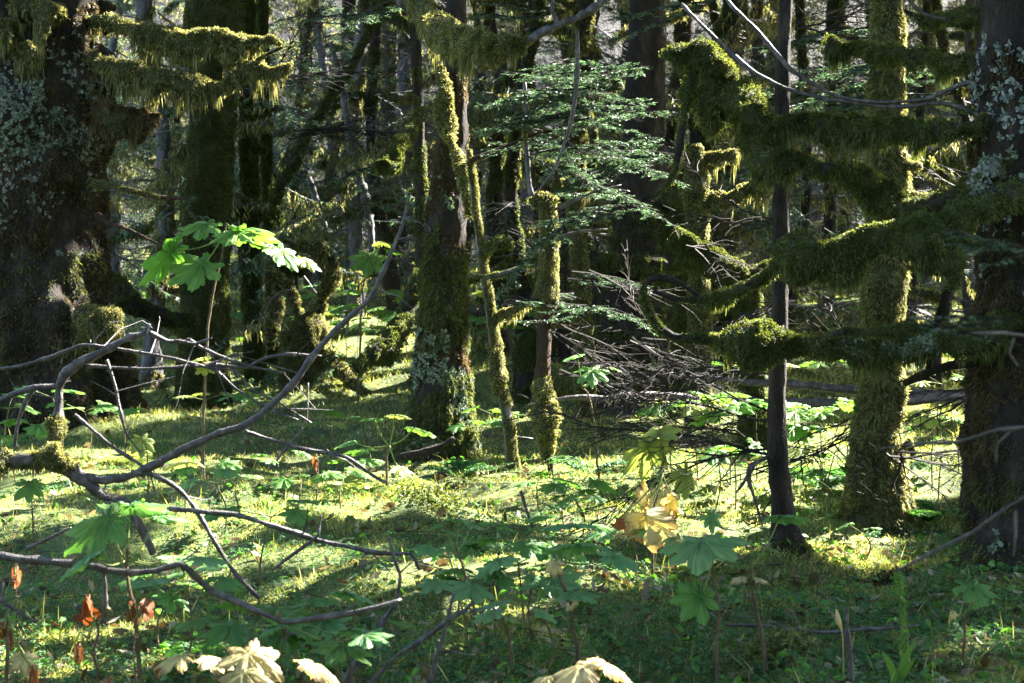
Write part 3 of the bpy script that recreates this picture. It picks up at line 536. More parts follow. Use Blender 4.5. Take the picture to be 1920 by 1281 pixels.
limb(t8, [(1830, 680, 6.2, 10, 0, 0), (1760, 690, 6.3, 9, 0, 0), (1700, 715, 6.4, 7, 0, 0)], mats=('bark', 'moss_dark'))
limb(t8, [(1780, 40, 6.3, 5, 0, 0), (1740, 30, 6.3, 5, 0, 0), (1715, 10, 6.3, 5, 0, 0), (1690, -20, 6.3, 4, 0, 0)], mats=('dead', 'moss_dark'))
# --- high mossy limb of an unseen-topped tree in the middle
t9, C, R, o = trunk('conifer_tree', 'shadowed trunk behind the hemlock sprays carrying the high mossy limb', [(800, 700, 22), (794, 600, 13), (790, 450, 11), (788, 300, 10), (782, 150, 10), (776, 0, 10), (776, -40, 10)], 12.5, 'bark', 10, 24, .2)
g = G(); trunk_moss(g, C, R, .035, .009, 1.0, .62, 3, .6, 55, zmax=4); g.build('moss', M['moss_dark'], t9)
limb(t9, [(772, -30, 12.3, 14, 16, 20), (800, 30, 10.5, 13, 22, 30), (840, 62, 9, 12, 28, 50), (890, 78, 8.6, 12, 28, 52), (940, 84, 8.5, 11, 24, 34), (985, 80, 8.5, 10, 12, 16), (1005, 68, 8.5, 10, 0, 0), (1060, 42, 8.5, 9, 0, 0), (1110, 15, 8.5, 9, 0, 0), (1150, -15, 8.5, 9, 0, 0)], mats=('dead', 'moss_gold'), fuzz=(.04, .007), hangL=2.)
limb(t9, [(786, 210, 12.3, 8, 12, 14), (760, 260, 11.8, 8, 14, 20), (730, 300, 11.6, 7, 14, 26), (700, 320, 11.5, 5, 8, 10)], mats=('bark', 'moss_dark'))
limb(t9, [(780, 190, 12.3, 7, 8, 8), (740, 186, 12, 6, 8, 8), (700, 170, 12, 4, 3, 3)], mats=('bark', 'moss_dark'))
# hanging stem below the moss hook and the long drooping twig
limb(t8, [(1312, 100, 6.9, 6, 12, 12), (1296, 140, 6.9, 7, 16, 16), (1284, 200, 6.9, 7, 16, 16), (1276, 270, 6.9, 7, 14, 14), (1262, 320, 6.9, 6, 9, 9), (1238, 358, 6.9, 5, 5, 5), (1200, 376, 6.9, 4, 0, 0)], mats=('bark', 'moss_dark'), fuzz=(.03, .006))
limb(t8, [(1330, 140, 6.9, 8, 20, 20), (1330, 190, 6.9, 8, 20, 20), (1332, 250, 6.9, 6, 9, 9)], mats=('bark_grey', 'moss_dark'), fuzz=(.04, .006), name='moss_clump')
limb(t9, [(1083, 55, 8.5, 5, 0, 0), (1084, 110, 8.5, 5, 0, 0), (1080, 180, 8.5, 5, 0, 0), (1064, 250, 8.5, 4, 0, 0), (1042, 310, 8.5, 3, 0, 0), (1002, 370, 8.5, 2, 0, 0)], mats=('dead', 'moss_gold'))
limb(t9, [(1045, 50, 8.5, 6, 0, 0), (1030, 20, 8.5, 5, 0, 0), (1040, -20, 8.5, 4, 0, 0)], mats=('dead', 'moss_gold'))
# --- dark stout tree on its mossy stump
t10, C, R, o = trunk('conifer_tree', 'stout reddish dark trunk rising from a black mossy stump behind dead twigs', [(1190, 700, 95), (1190, 640, 85), (1190, 540, 70), (1195, 500, 52), (1194, 400, 46), (1205, 300, 42), (1210, 200, 38), (1212, 60, 34), (1212, -40, 30)], 13.5, 'bark', 10, 36, .2)
g = G(); trunk_moss(g, C, R, .035, .009, 2, .3, 3, .6, 61, cond=px_ok(1000, 400, 1400, 760)); g.build('moss', M['moss_dark'], t10)
limb(t10, [(1120, 495, 13.2, 10, 14, 18), (1180, 492, 13.1, 12, 16, 20), (1250, 500, 13.1, 10, 14, 22), (1290, 520, 13.1, 6, 8, 12)], mats=Mo)
# --- tangle of mossy snags round x=1300, y=400
def snag(label, rows, Y, mat='moss_gold', lm=(), bark='bark', r_add=.0, top=None, name='mossy_snag', cov=2.4):
    t, C, R, o = trunk(name, label, rows, Y, bark, top, 20, .2, cat='snag', canopy=top is not None)
    g = G(); trunk_moss(g, C, R*1.05, .035, .009, cov, .2, 4, .6, int(rng.integers(999)), zmax=4.5); g.build('moss', M[mat], t)
    for l in lm: limb(t, l, mats=('bark', mat), fuzz=(.04, .009))
    return t
snag('mossy snag with a flat green moss shelf at head height', [(1312, 640, 24), (1310, 560, 18), (1308, 450, 18), (1305, 330, 20), (1300, 270, 14)], 12.0, 'moss_gold', [[(1300, 300, 12, 6, 10, 10), (1340, 290, 12, 6, 14, 16), (1380, 284, 11.9, 4, 12, 14)], [(1310, 380, 12, 6, 10, 10), (1360, 375, 12, 8, 18, 22), (1420, 345, 12, 6, 16, 26), (1440, 330, 12, 4, 8, 8)]])
snag('short snag swollen with green moss knobs beside the head-height shelf', [(1285, 660, 22), (1283, 560, 20), (1275, 470, 26), (1270, 430, 30), (1268, 400, 22)], 12.6, 'moss_dark', [[(1225, 385, 12.6, 6, 18, 20), (1255, 378, 12.6, 6, 22, 24), (1290, 392, 12.6, 5, 18, 22)], [(1240, 440, 12.6, 6, 18, 22), (1290, 450, 12.6, 8, 24, 34), (1325, 450, 12.6, 5, 18, 28)]])
snag('dark fuzzy stump squatting left of the stout reddish trunk', [(1000, 730, 34), (995, 690, 30), (1000, 650, 28), (1005, 615, 20)], 13.6, 'moss_dark', name='mossy_stump')
snag('thick mossy snag sweeping down left behind the hanging twig fans', [(1420, 640, 26), (1400, 560, 24), (1350, 500, 26), (1300, 470, 24), (1260, 440, 18)], 11.2, 'moss_dark', [[(1300, 470, 11.2, 6, 14, 18), (1270, 500, 11.2, 6, 16, 26), (1240, 500, 11.2, 4, 12, 16)], [(1380, 540, 11.2, 6, 12, 14), (1430, 500, 11.2, 6, 14, 22), (1470, 490, 11.2, 4, 8, 12)]])
snag('short leaning mossy snag beside the pole, capped with a green tuft', [(1100, 660, 18), (1090, 560, 16), (1085, 480, 14), (1080, 400, 16), (1078, 340, 14)], 12.2, 'moss_gold', [[(1060, 345, 12.2, 5, 14, 16), (1085, 335, 12.2, 5, 16, 20), (1110, 345, 12.2, 4, 12, 16)], [(1085, 420, 12.2, 5, 10, 14), (1120, 425, 12.2, 5, 12, 22), (1140, 420, 12.2, 3, 8, 14)]])
# --- left middle: tangled stump with legs and an arched stem
ts = snag('tangled mossy stump standing on leg-like roots among pale leaves', [(575, 700, 44), (572, 660, 46), (570, 615, 42), (560, 595, 26)], 15.0, 'moss_gold', [
    [(590, 610, 15, 8, 14, 16), (604, 560, 15, 8, 15, 18), (622, 520, 15, 7, 16, 18), (618, 485, 15, 6, 16, 18), (596, 468, 15, 6, 14, 16), (560, 462, 15, 5, 8, 10), (530, 452, 15, 4, 2, 2)],
    [(600, 655, 14.9, 10, 16, 18), (630, 680, 14.7, 10, 18, 20), (660, 715, 14.4, 9, 14, 18), (700, 755, 14.1, 6, 10, 12)],
    [(560, 600, 15, 7, 12, 12), (550, 560, 15, 7, 12, 14), (535, 530, 15, 7, 14, 18), (500, 510, 15, 6, 10, 12)],
    [(520, 530, 15.1, 8, 14, 16), (510, 600, 15.1, 8, 14, 14), (508, 650, 15.1, 7, 12, 12)]], name='mossy_stump')
snag('slender dark trunk with shaggy moss knobs left of the tangled stump', [(480, 700, 20), (474, 600, 16), (470, 480, 17), (468, 400, 16), (466, 200, 14), (464, 60, 13), (462, -40, 12)], 15.6, 'moss_dark', [[(440, 400, 15.5, 6, 12, 14), (480, 392, 15.5, 7, 14, 18), (530, 398, 15.5, 5, 12, 16)], [(466, 210, 15.5, 6, 12, 14), (492, 206, 15.5, 5, 8, 10), (530, 202, 15.5, 3, 5, 6)], [(470, 280, 15.5, 6, 14, 16), (498, 284, 15.5, 4, 10, 12)]], top=10, name='conifer_tree')
snag('thin mossy trunk with a bracket of moss just right of the slender dark one', [(516, 690, 12), (512, 600, 11), (506, 450, 10), (500, 300, 10), (494, 150, 9), (488, -40, 9)], 16.2, 'moss_dark', [[(500, 490, 16, 5, 12, 14), (540, 500, 16, 5, 18, 22), (570, 515, 16, 4, 8, 10)]], top=10, name='conifer_tree')
def solo(label, rows, name='leaning_trunk', cat='dead trunk', mats=('bark', 'moss_dark'), **k):
    p = W(rows[0][0], rows[0][1], rows[0][2]); e = empty(name, (p[0], p[1], float(gz(p[0], p[1]))), label, cat); limb(e, rows, mats=mats, name='trunk', **k); return e
solo('mossy stem leaning steeply up to the right from the tangled stump', [(500, 400, 15.2, 8, 7, 7), (540, 330, 15.2, 8, 8, 8), (580, 250, 15.2, 7, 9, 9), (640, 150, 15.2, 7, 9, 10), (690, 60, 15.2, 7, 8, 9), (730, -10, 15.2, 6, 8, 8)])
solo('bowed mossy log sagging between the giant trunk and the swollen one', [(150, 500, 14.5, 18, 20, 22), (210, 530, 14.2, 17, 20, 22), (250, 572, 14, 16, 20, 22), (310, 596, 14, 14, 18, 20), (370, 600, 14, 12, 16, 18)], name='mossy_log', cat='log')
solo('mossy root buttress slanting down left of the central trunk', [(790, 520, 11.6, 14, 16, 18), (768, 580, 11.5, 16, 20, 24), (740, 630, 11.3, 18, 22, 28), (700, 668, 11.1, 14, 18, 20), (670, 690, 11, 8, 10, 10)], name='mossy_root', cat='root')
solo('bare pale bent stem gleaming in the far thicket', [(700, 480, 17, 6, 0, 0), (688, 380, 17, 8, 0, 0), (665, 320, 17, 9, 0, 0), (655, 250, 17, 8, 0, 0), (640, 160, 17, 6, 0, 0), (620, 80, 17, 5, 0, 0)], mats=('bark_grey', 'moss_gold'))
solo('thin pale zigzag stem half hidden below the gleaming bent one', [(612, 440, 17, 5, 0, 0), (598, 400, 17, 6, 5, 5), (588, 360, 17, 6, 0, 0), (578, 330, 17, 5, 0, 0)], mats=('bark_grey', 'moss_gold'))
# --- fallen poles behind the slim dark trunk
solo('bare fallen pole lying level, upper of the two by the mossy trunk', [(1240, 700, 10.5, 6, 0, 0), (1350, 712, 10.5, 8, 0, 0), (1500, 722, 10.5, 10, 0, 0), (1660, 735, 10.5, 11, 0, 0), (1830, 740, 10.5, 10, 0, 0)], name='fallen_pole', cat='log', mats=('dead', 'moss_dark'))
solo('thicker fallen pole lying level, lower of the two by the mossy trunk', [(1010, 752, 10, 5, 0, 0), (1150, 744, 10, 8, 0, 0), (1320, 748, 10, 10, 0, 0), (1480, 752, 10, 12, 3, 3), (1650, 756, 10, 12, 0, 0), (1840, 742, 10.2, 8, 0, 0)], name='fallen_pole', cat='log', mats=('dead', 'moss_dark'))
solo('grey stick lying on the moss behind the leaning stem', [(905, 820, 10.8, 3, 0, 0), (960, 818, 10.8, 3, 0, 0), (1000, 822, 10.8, 3, 0, 0)], name='fallen_stick', cat='stick', mats=('dead', 'moss_dark'))
solo('rotten dark stick resting at the lichen-scaled foot of the central trunk', [(750, 858, 9.9, 6, 0, 0), (790, 852, 9.8, 6, 0, 0), (830, 838, 9.8, 6, 2, 2), (852, 822, 9.8, 4, 0, 0)], name='fallen_stick', cat='stick', mats=('bark', 'moss_dark'))
LIT = []   # places in the photograph that the sun reaches: px, py, Y, radius
def lit(px, py, Y, r):
    if not Y and 860 < py < 1010: r *= 1.3
    LIT.append((W(px, py, Y) if Y else ground_at(px, py), r))
for a in [(450, 940, 0, .25), (520, 960, 0, .3), (600, 950, 0, .3), (680, 920, 0, .3), (760, 915, 0, .25), (900, 960, 0, .35), (1000, 960, 0, .4), (950, 920, 0, .4), (1080, 950, 0, .4), (1180, 960, 0, .35), (1280, 960, 0, .35), (1370, 930, 0, .35), (1120, 900, 0, .3), (1000, 890, 0, .3), (880, 900, 0, .2), (120, 940, 0, .28), (60, 960, 0, .25), (200, 900, 0, .3), (320, 930, 0, .25), (300, 870, 0, .3), (150, 870, 0, .25), (420, 1000, 0, .2), (620, 1040, 0, .15), (700, 1050, 0, .15), (860, 1060, 0, .2), (960, 1100, 0, .12), (560, 1110, 0, .12), (380, 1080, 0, .15),
          (640, 700, 0, .35), (700, 680, 0, .35), (730, 720, 0, .3), (580, 760, 0, .3), (760, 740, 0, .25), (960, 800, 0, .25), (1300, 800, 0, .3), (1400, 800, 0, .3), (1520, 860, 0, .3), (1560, 820, 0, .35), (1480, 900, 0, .3), (1760, 780, 0, .4), (1780, 860, 0, .3), (1740, 900, 0, .25), (1560, 1010, 0, .25), (1500, 990, 0, .15), (1860, 1225, 0, .10), (1800, 1240, 0, .06), (1360, 1010, 0, .2), (1600, 1060, 0, .15),
          (430, 140, 12.3, .3), (490, 140, 12.3, .35), (400, 70, 12.3, .3), (340, 140, 12.3, .25), (480, 70, 12.3, .25), (280, 60, 12.3, .15), (600, 340, 16, .3), (1400, 605, 6.5, .10), (1600, 440, 6.2, .10), (1480, 40, 7, .15), (1800, 380, 6, .08), (190, 600, 12.3, .25), (170, 480, 12.4, .22), (100, 560, 12.3, .25), (190, 440, 12.4, .2), (115, 60, 12.3, .15), (60, 120, 12.3, .12), (180, 60, 12.5, .15), (240, 740, 12.5, .25),
          (870, 300, 10.1, .22), (880, 360, 10.1, .2), (905, 480, 9.9, .2), (925, 600, 9.9, .2), (940, 720, 9.9, .2), (955, 820, 9.9, .2), (870, 700, 10.3, .15), (880, 790, 10.3, .15), (830, 170, 10.2, .15),
          (1030, 430, 9.6, .2), (1030, 520, 9.6, .2), (1020, 640, 9.6, .15), (1035, 780, 9.6, .2), (1020, 370, 9.6, .15), (1295, 82, 6.85, .26), (1330, 100, 6.85, .2), (1690, 330, 7.9, .16), (1700, 740, 7.9, .16), (1710, 620, 7.9, .1), (1640, 930, 7.9, .1),
          (1000, 120, 9.6, .3), (1080, 150, 9.7, .35), (920, 150, 9.7, .25), (1150, 180, 9.8, .25), (1060, 300, 9.6, .2), (930, 380, 9.4, .15), (1000, 210, 9.8, .2),
          (380, 430, 8.6, .22), (460, 436, 8.6, .22), (300, 490, 8.6, .22), (365, 500, 8.5, .2), (535, 480, 8.6, .18), (395, 560, 8.6, .1), (386, 660, 8.6, .12), (384, 780, 8.6, .1),
          (200, 650, 5.9, .12), (260, 625, 5.9, .1), (114, 740, 5.9, .08), (350, 636, 5.9, .08), (480, 690, 5.9, .1), (560, 660, 5.9, .08), (30, 870, 5.6, .1), (90, 850, 5.6, .12), (200, 895, 5.6, .1), (420, 805, 5.6, .1), (560, 1000, 5.4, .08), (430, 970, 5.4, .08), (30, 1045, 4.3, .06), (360, 1060, 4.3, .06), (460, 1145, 4.2, .06), (700, 1140, 4.2, .07),
          (465, 1246, 3.8, .08), (600, 1258, 3.9, .07), (365, 1235, 3.9, .06), (1090, 1262, 3.7, .12), (150, 1140, 4.3, .06), (210, 975, 4.4, .05), (1215, 975, 6.4, .15), (1245, 900, 6.8, .2), (1290, 898, 7.1, .15), (1210, 850, 7.2, .15), (787, 806, 8.6, .12), (720, 800, 8.6, .15), (755, 880, 8.4, .12), (1500, 800, 8.6, .15),
          (1260, 770, 9.4, .25), (1340, 770, 9.4, .3), (1420, 775, 9.4, .3), (1560, 785, 9.4, .3), (1750, 795, 9.2, .3), (150, 760, 11, .3), (220, 775, 11, .3), (60, 790, 10, .2), (690, 490, 13.5, .3), (620, 490, 15, .2), (580, 640, 14.9, .35), (600, 560, 14.9, .3), (560, 470, 14.9, .2), (640, 690, 14.7, .3), (540, 560, 14.9, .25), (740, 640, 11.3, .25), (690, 740, 14.3, .25), (660, 590, 17, .8), (720, 600, 16, .6), (950, 600, 15, .5), (1330, 440, 12, .2), (1300, 350, 12, .25), (1350, 290, 12, .2), (680, 380, 17, .25), (1340, 590, 14, .5), (1540, 570, 14, .6), (1600, 560, 14, .5), (1740, 650, 12, .4), (1400, 700, 11, .4), (240, 560, 16, .5)]: lit(*a)
# ------------------------------------------------------------------ distant trees
BG = []
def far_tree(px, Y, r, moss, nb, lean=0., green=0, gold=False, hi=1.0):
    r *= .8; lean *= 2.2
    p = gpt(px, Y); e = empty('conifer_tree', p, 'x', 'tree', 'distant forest trees'); n = 12; top = 2.2+Y*.25+rng.uniform(3, 5)
    z = np.linspace(-.2, top, n); x = p[0]+lean*z+rng.normal()*.0+(vn(np.stack([z*.5, z*0+px, z*0], 1), 3)-.5)*.5; y = p[1]+(vn(np.stack([z*.5, z*0+px, z*0+9], 1), 3)-.5)*.4
    C = catmull(np.stack([x, y, z+p[2]], 1), 70); rr = r*(1.1-.55*np.linspace(0, 1, 70))*(1+1.1*np.exp(-np.linspace(0, top, 70)*3)); lump = 1+moss*1.8*np.clip(vn(C*1.9, int(px) % 97)-.5, 0, 1)
    g = G(); tube(g, C, rr*lump, 18, 0, .4, 6, int(px)); DISP[id(C)] = (.4, 6, int(px), C); g.build('trunk', M['bark' if rng.random() < .7 else 'bark_grey'], e)
    vis = .2*Y+2.6
    if moss > .1:
        g = G(); trunk_moss(g, C, rr*lump, .045, max(.012, .0008*Y), 1.6*moss+.3, .62-.4*moss, 2.6, .8, int(px), zmax=vis+p[2]); g.build('moss', M['moss_gold' if gold else 'moss_dark'], e)
    if moss > .25:
        for k in range(2+int(moss*3)):
            i = int(np.clip(rng.uniform(.5, vis)/top*69, 2, 66)); a = rng.choice([0, np.pi])+rng.normal()*.5; l = rng.uniform(.25, .8); rows = []; q = C[i].copy(); d = np.array([math.cos(a), math.sin(a), rng.uniform(-.5, .3)]); up_ = rng.uniform(.2, .9)
            for f in range(5):
                X_, Y_ = pxof(q); s_ = FPX/q[1]; b = math.sin(math.pi*(f+.6)/5.4); rows.append((X_, Y_, q[1], .02*s_*(1-f/6), (.03+.03*b)*s_*moss*1.2, (.04+.10*b*rng.random())*s_*moss*1.2)); q = q+d*l/4; d[2] += up_*.25
            limb(e, rows, mats=('bark', 'moss_gold' if rng.random() < .5 else 'moss_dark'), fuzz=(.05, .010), dens=.7)
    for k in range(nb):
        z0 = rng.uniform(.35, min(vis, top)); i = int(np.clip(z0/top*69, 0, 68)); a = rng.uniform(0, 2*np.pi)
        d = np.array([math.cos(a), math.sin(a)*.8, rng.uniform(-.25, .25)]); sg = []; L = rng.uniform(.6, 1.7)*(1.0 if z0 > 1 else .7)
        twig_fan(sg, C[i], d, L, .010+.004*rng.random(), 0, .14, None, .9, 52)
        g = G(); segs_to(g, sg, 0, .0011*Y/10)
        ob = g.build('branch', M['twig_far'], e)
        if rng.random() < moss*.8:
            gm = G(); A = np.array([s[0] for s in sg]); Rr = np.array([s[2] for s in sg]); A = A[Rr > .005]
            if len(A):
                P = np.repeat(A, 45, 0)+rng.normal(size=(len(A)*45, 3))*.018; D = nz(rndv(len(P))*.6+np.array([[0, 0, -.8]])); blades(gm, P, D, rng.uniform(.03, .10, len(P)), max(.010, .0008*Y), .3); gm.build('moss', M['moss_gold' if rng.random() < .5 else 'moss_dark'], ob)
    for k in range(green):
        z0 = rng.uniform(vis*.3, vis); i = int(np.clip(z0/top*69, 0, 68)); a = rng.uniform(0, 2*np.pi); g = G()
        needle_spray(C[i], (math.cos(a), math.sin(a)*.7, .05), rng.uniform(.8, 1.6), g, .3, .35, (.03, .011), .008, .07)
        g.build('green_branch', [M['twig'], M['needle']], e)
    TREES.append((e, p[0], p[1], C, rr)); BG.append((e, px, Y, moss, r, lean, green, gold)); return e
FT = [(215, 16.5, .05, .1, 7, .02, 0), (272, 15.5, .09, .6, 6, .0, 0), (305, 20, .07, .2, 7, .03, 1), (240, 23, .11, .3, 7, -.02, 2), (340, 25, .12, .3, 6, .02, 2), (440, 21, .07, .3, 8, -.01, 0), (545, 19, .06, .2, 9, .02, 1),
      (575, 24, .11, .5, 8, .0, 2), (612, 20, .07, .3, 8, -.02, 1), (645, 18, .09, .7, 8, .01, 0), (668, 26, .14, .3, 7, -.01, 1), (690, 21, .10, .8, 8, .02, 0), (722, 17.5, .08, .4, 8, -.01, 1), (742, 22, .12, .5, 7, .0, 0), (765, 27, .13, .6, 7, .01, 2),
      (905, 16, .08, .6, 7, .03, 0), (935, 20, .10, .7, 7, -.02, 1), (975, 17, .10, .7, 7, .02, 0), (1010, 24, .14, .4, 6, .0, 1), (1060, 18, .12, .8, 7, .0, 0), (1085, 15.5, .14, .6, 6, .03, 0), (1120, 22, .13, .4, 7, -.02, 1), (1160, 28, .15, .3, 6, .0, 1),
      (1250, 20, .12, .8, 7, .0, 0), (1345, 16, .12, .7, 7, .0, 0), (1330, 22, .12, .6, 7, .03, 1), (1400, 19, .08, .5, 8, -.03, 0), (1425, 25, .13, .3, 7, .0, 1), (1510, 17, .06, .3, 9, .0, 1), (1540, 22, .10, .5, 8, .02, 1), (1580, 27, .13, .3, 7, .0, 1), (1600, 15, .05, .3, 7, -.02, 0),
      (1720, 18, .06, .2, 9, .02, 0), (1745, 24, .12, .3, 8, .0, 1), (1785, 15.5, .06, .2, 9, .0, 0), (1800, 21, .10, .3, 8, .0, 1), (1845, 19, .09, .3, 7, .0, 0), (150, 27, .13, .3, 3, .0, 0), (1900, 26, .13, .3, 3, 0, 0), (60, 21, .12, .3, 2, 0, 0), (840, 30, .2, .3, 5, 0, 1), (1690, 31, .16, .4, 5, 0, 1), (500, 30, .16, .4, 5, 0, 1), (1450, 33, .17, .4, 5, 0, 1), (710, 33, .17, .4, 5, 0, 1), (880, 24, .1, .4, 6, 0, 1)]
def clear_px(px, Y, r):
    best = None
    for d in (0, 14, -14, 28, -28, 42, -42, 60, -60):
        x = (px+d-960)/FPX*Y; k = 0
        for t, q in LIT:
            if 9.5 < t[1] < 16:
                v = np.array([x-t[0], Y-t[1]]); h = nz(SUN[:2]); a = v@h
                if 0 < a < 7 and abs(v[0]*h[1]-v[1]*h[0]) < r*1.3+.14: k += 1
        if best is None or k < best[0]: best = (k, px+d)
        if k == 0: break
    return best[1]
FT = [(clear_px(a[0], a[1], a[2]),)+a[1:] for a in FT]
for (px, Y, r, mo, nb, le, gr) in FT: far_tree(px, Y, r, mo, nb+3, le, gr+(rng.random() < .5), gold=rng.random() < .4)
for x, y, r in [(-4.5, -3.5, .25), (2.5, -5, .3), (6.5, -1.5, .25), (-7.5, 2.5, .25), (8.5, 6, .22), (-2, -8, .3), (11, 12, .25)]:  # unseen conifers added to hold back skylight and cast shade
    z0 = float(gz(x, y)); e = empty('conifer_tree', (x, y, z0), 'tall shading conifer outside the picture, %s' % {-4.5: 'behind the viewer to the left', 2.5: 'behind the viewer to the right', 6.5: 'close beside the viewer at the right', -7.5: 'beside the viewer at the left', 8.5: 'to the right of the big right trunk', -2: 'farthest behind the viewer', 11: 'far off to the right'}[x], 'tree', 'trees beyond the frame'); C = catmull(np.array([[x, y, z0-.2], [x+.1, y, z0+5], [x, y+.1, z0+11]]), 60); R_ = np.linspace(r, r*.4, 60); g = G(); tube(g, C, R_, 20, 0, .2, 5, 1); g.build('trunk', M['bark'], e); TREES.append((e, x, y, C, R_))
for px, Y, r in [(2150, 14, .2), (2300, 10, .25), (2500, 18, .25), (2080, 22, .2), (2700, 13, .2), (-250, 22, .2), (2900, 24, .25), (3600, 11, .25), (4300, 8, .3)]: 
    p = gpt(px, Y)
# ------------------------------------------------------------------ undergrowth seen as one mass
def thicket():
    sg = []; 
    for k in range(3000):
        Y = 14+26*rng.random()**.75; px = rng.uniform(150, 1900); x = (px-960)/FPX*Y; z = float(gz(x, Y))+rng.uniform(.1, 1.05)*(1.2+.17*Y)*rng.uniform(.6, 1); a = rng.uniform(0, 2*np.pi)
        L = rng.uniform(.5, 1.4); d = nz(np.array([math.cos(a), math.sin(a)*.6, rng.normal()*.25])); s = []
        twig_fan(s, (x, Y, z), d, L, .008, 1 if rng.random() < .6 else 0, .15, nz(np.cross(d, [0, 0, 1.])), .8, 50)
        f = .0011*Y/10
        sg += [(a_, b_, max(r1, f), max(r2, f)) for a_, b_, r1, r2 in s]
    A = np.array([s[1] for s in sg]); o_ = np.ones(len(A), bool)
    for t, r in LIT:
        if t[1] > 12:
            v = A-t; o_ &= ~((np.linalg.norm(np.cross(v, SUN[None]), axis=1) < r) & (v@SUN > 0))
    sg = [s for s, q in zip(sg, o_) if q]
    g = G(); segs_to(g, sg); A = np.array([s[1] for s in sg]); k = (vn(A*1.1, 61) > .58); B = np.repeat(A[k], 5, 0); n = len(B); blades(g, B, nz(rndv(n)*.8+np.array([[0, 0, -.25]])), .05, .016, .2, 1, True)
    k = (vn(A*.9, 66) > .60); B = np.repeat(A[k], 5, 0); n = len(B); blades(g, B+rng.normal(size=(n, 3))*.015, nz(rndv(n)*.6+np.array([[0, 0, -.8]])), .07, .016, .2, 2, True)
    tag(g.build('thicket', [M['twig_far'], M['needle'], M['moss_gold']]), 'grey tangle of dead conifer twigs filling the forest behind the trunks', 'undergrowth', kind='stuff')
thicket()
# --- brush pile of fine dead twigs, right of the moss-capped pole
def brush(label, base, L, r, n, zone, Y, mat='twig', droop=.1, dens=1.):
    p = W(*zone[0], Y); e = empty('dead_branch', p, label, 'branch'); 
    sg = []
    for k in range(n):
        x0, y0 = zone[0]; x1, y1 = zone[1]; t = rng.random(); px = x0+rng.normal()*12; py = y0+rng.normal()*8
        d = W(x1+rng.normal()*50, y1+rng.normal()*45, Y+rng.normal()*.35)-W(px, py, Y); Lk = np.linalg.norm(d)*rng.uniform(.7, 1.1)
        twig_fan(sg, W(px, py, Y), d, Lk, r, 0, droop, None, dens, 48, .3)
    g = G(); segs_to(g, sg, 0, .0011); g.build('twigs', M[mat], e); return e
bz = [('fan of dead twigs spreading right from the moss-capped pole', ((1035, 620), (1260, 720)), 9.4, 3), ('feathery dead spray under the black stump', ((1230, 640), (1060, 560)), 9.9, 3), ('low dead fan sweeping left from the slim dark trunk', ((1450, 850), (1050, 870)), 7.4, 1),
      ('dead twig fan left of the slim dark trunk at knee height', ((1452, 790), (1130, 780)), 8.2, 2), ('dead twig fan crossing above the fallen poles', ((1440, 700), (1120, 690)), 8.6, 3), ('dead spray hanging over the fallen poles left of the mossy trunk', ((1640, 700), (1490, 560)), 8.4, 2),
      ('dead twigs bristling right from the mossy trunk foot', ((1690, 850), (1830, 800)), 7.8, 3), ('dead twigs drooping right to the moss from the mossy trunk', ((1690, 850), (1760, 980)), 7.8, 2), ('dead spray beside the mossy snags, under the hemlock', ((1300, 460), (1420, 500)), 11, 3),
      ('dead fan above the clearing right of the mossy trunk', ((1850, 740), (1700, 760)), 7.6, 2), ('fine twig spray level with the black stump', ((1120, 520), (1290, 560)), 10.2, 2), ('fine twigs crossing behind the mossy arch', ((1700, 190), (1420, 200)), 9, 2), ('dead twig veil below the top edge, right of centre', ((1500, 60), (1760, 20)), 9, 3), ('dead twig spray right of the hanging moss branches', ((480, 180), (700, 40)), 13.5, 3), ('dead twig spray rising above the pale bent stem', ((560, 260), (760, 180)), 14, 3), ('dark drooping fan beside the slim trunk foot', ((1450, 860), (1400, 960)), 7.0, 1)]
bz += [('tangled dead fan low behind the hanging ochre leaves', ((1420, 820), (1120, 800)), 8.8, 3), ('drooping dead spray between the black stump and the slim dark trunk', ((1200, 640), (1420, 720)), 9.2, 3), ('dense dead spray over the lower fallen pole', ((1050, 700), (1300, 790)), 9.3, 3), ('dead spray pushing left out of the moss-wrapped trunk at knee height', ((1640, 760), (1500, 800)), 8.3, 3), ('fine dead fan in front of the head-height moss shelf', ((1440, 420), (1260, 380)), 10.6, 3), ('dead fan filling the gap above the hanging moss lump', ((1480, 560), (1320, 600)), 9.2, 2)]
for lab, zone, Y, n in bz: brush(lab, None, 0, .007, n+1, zone, Y)
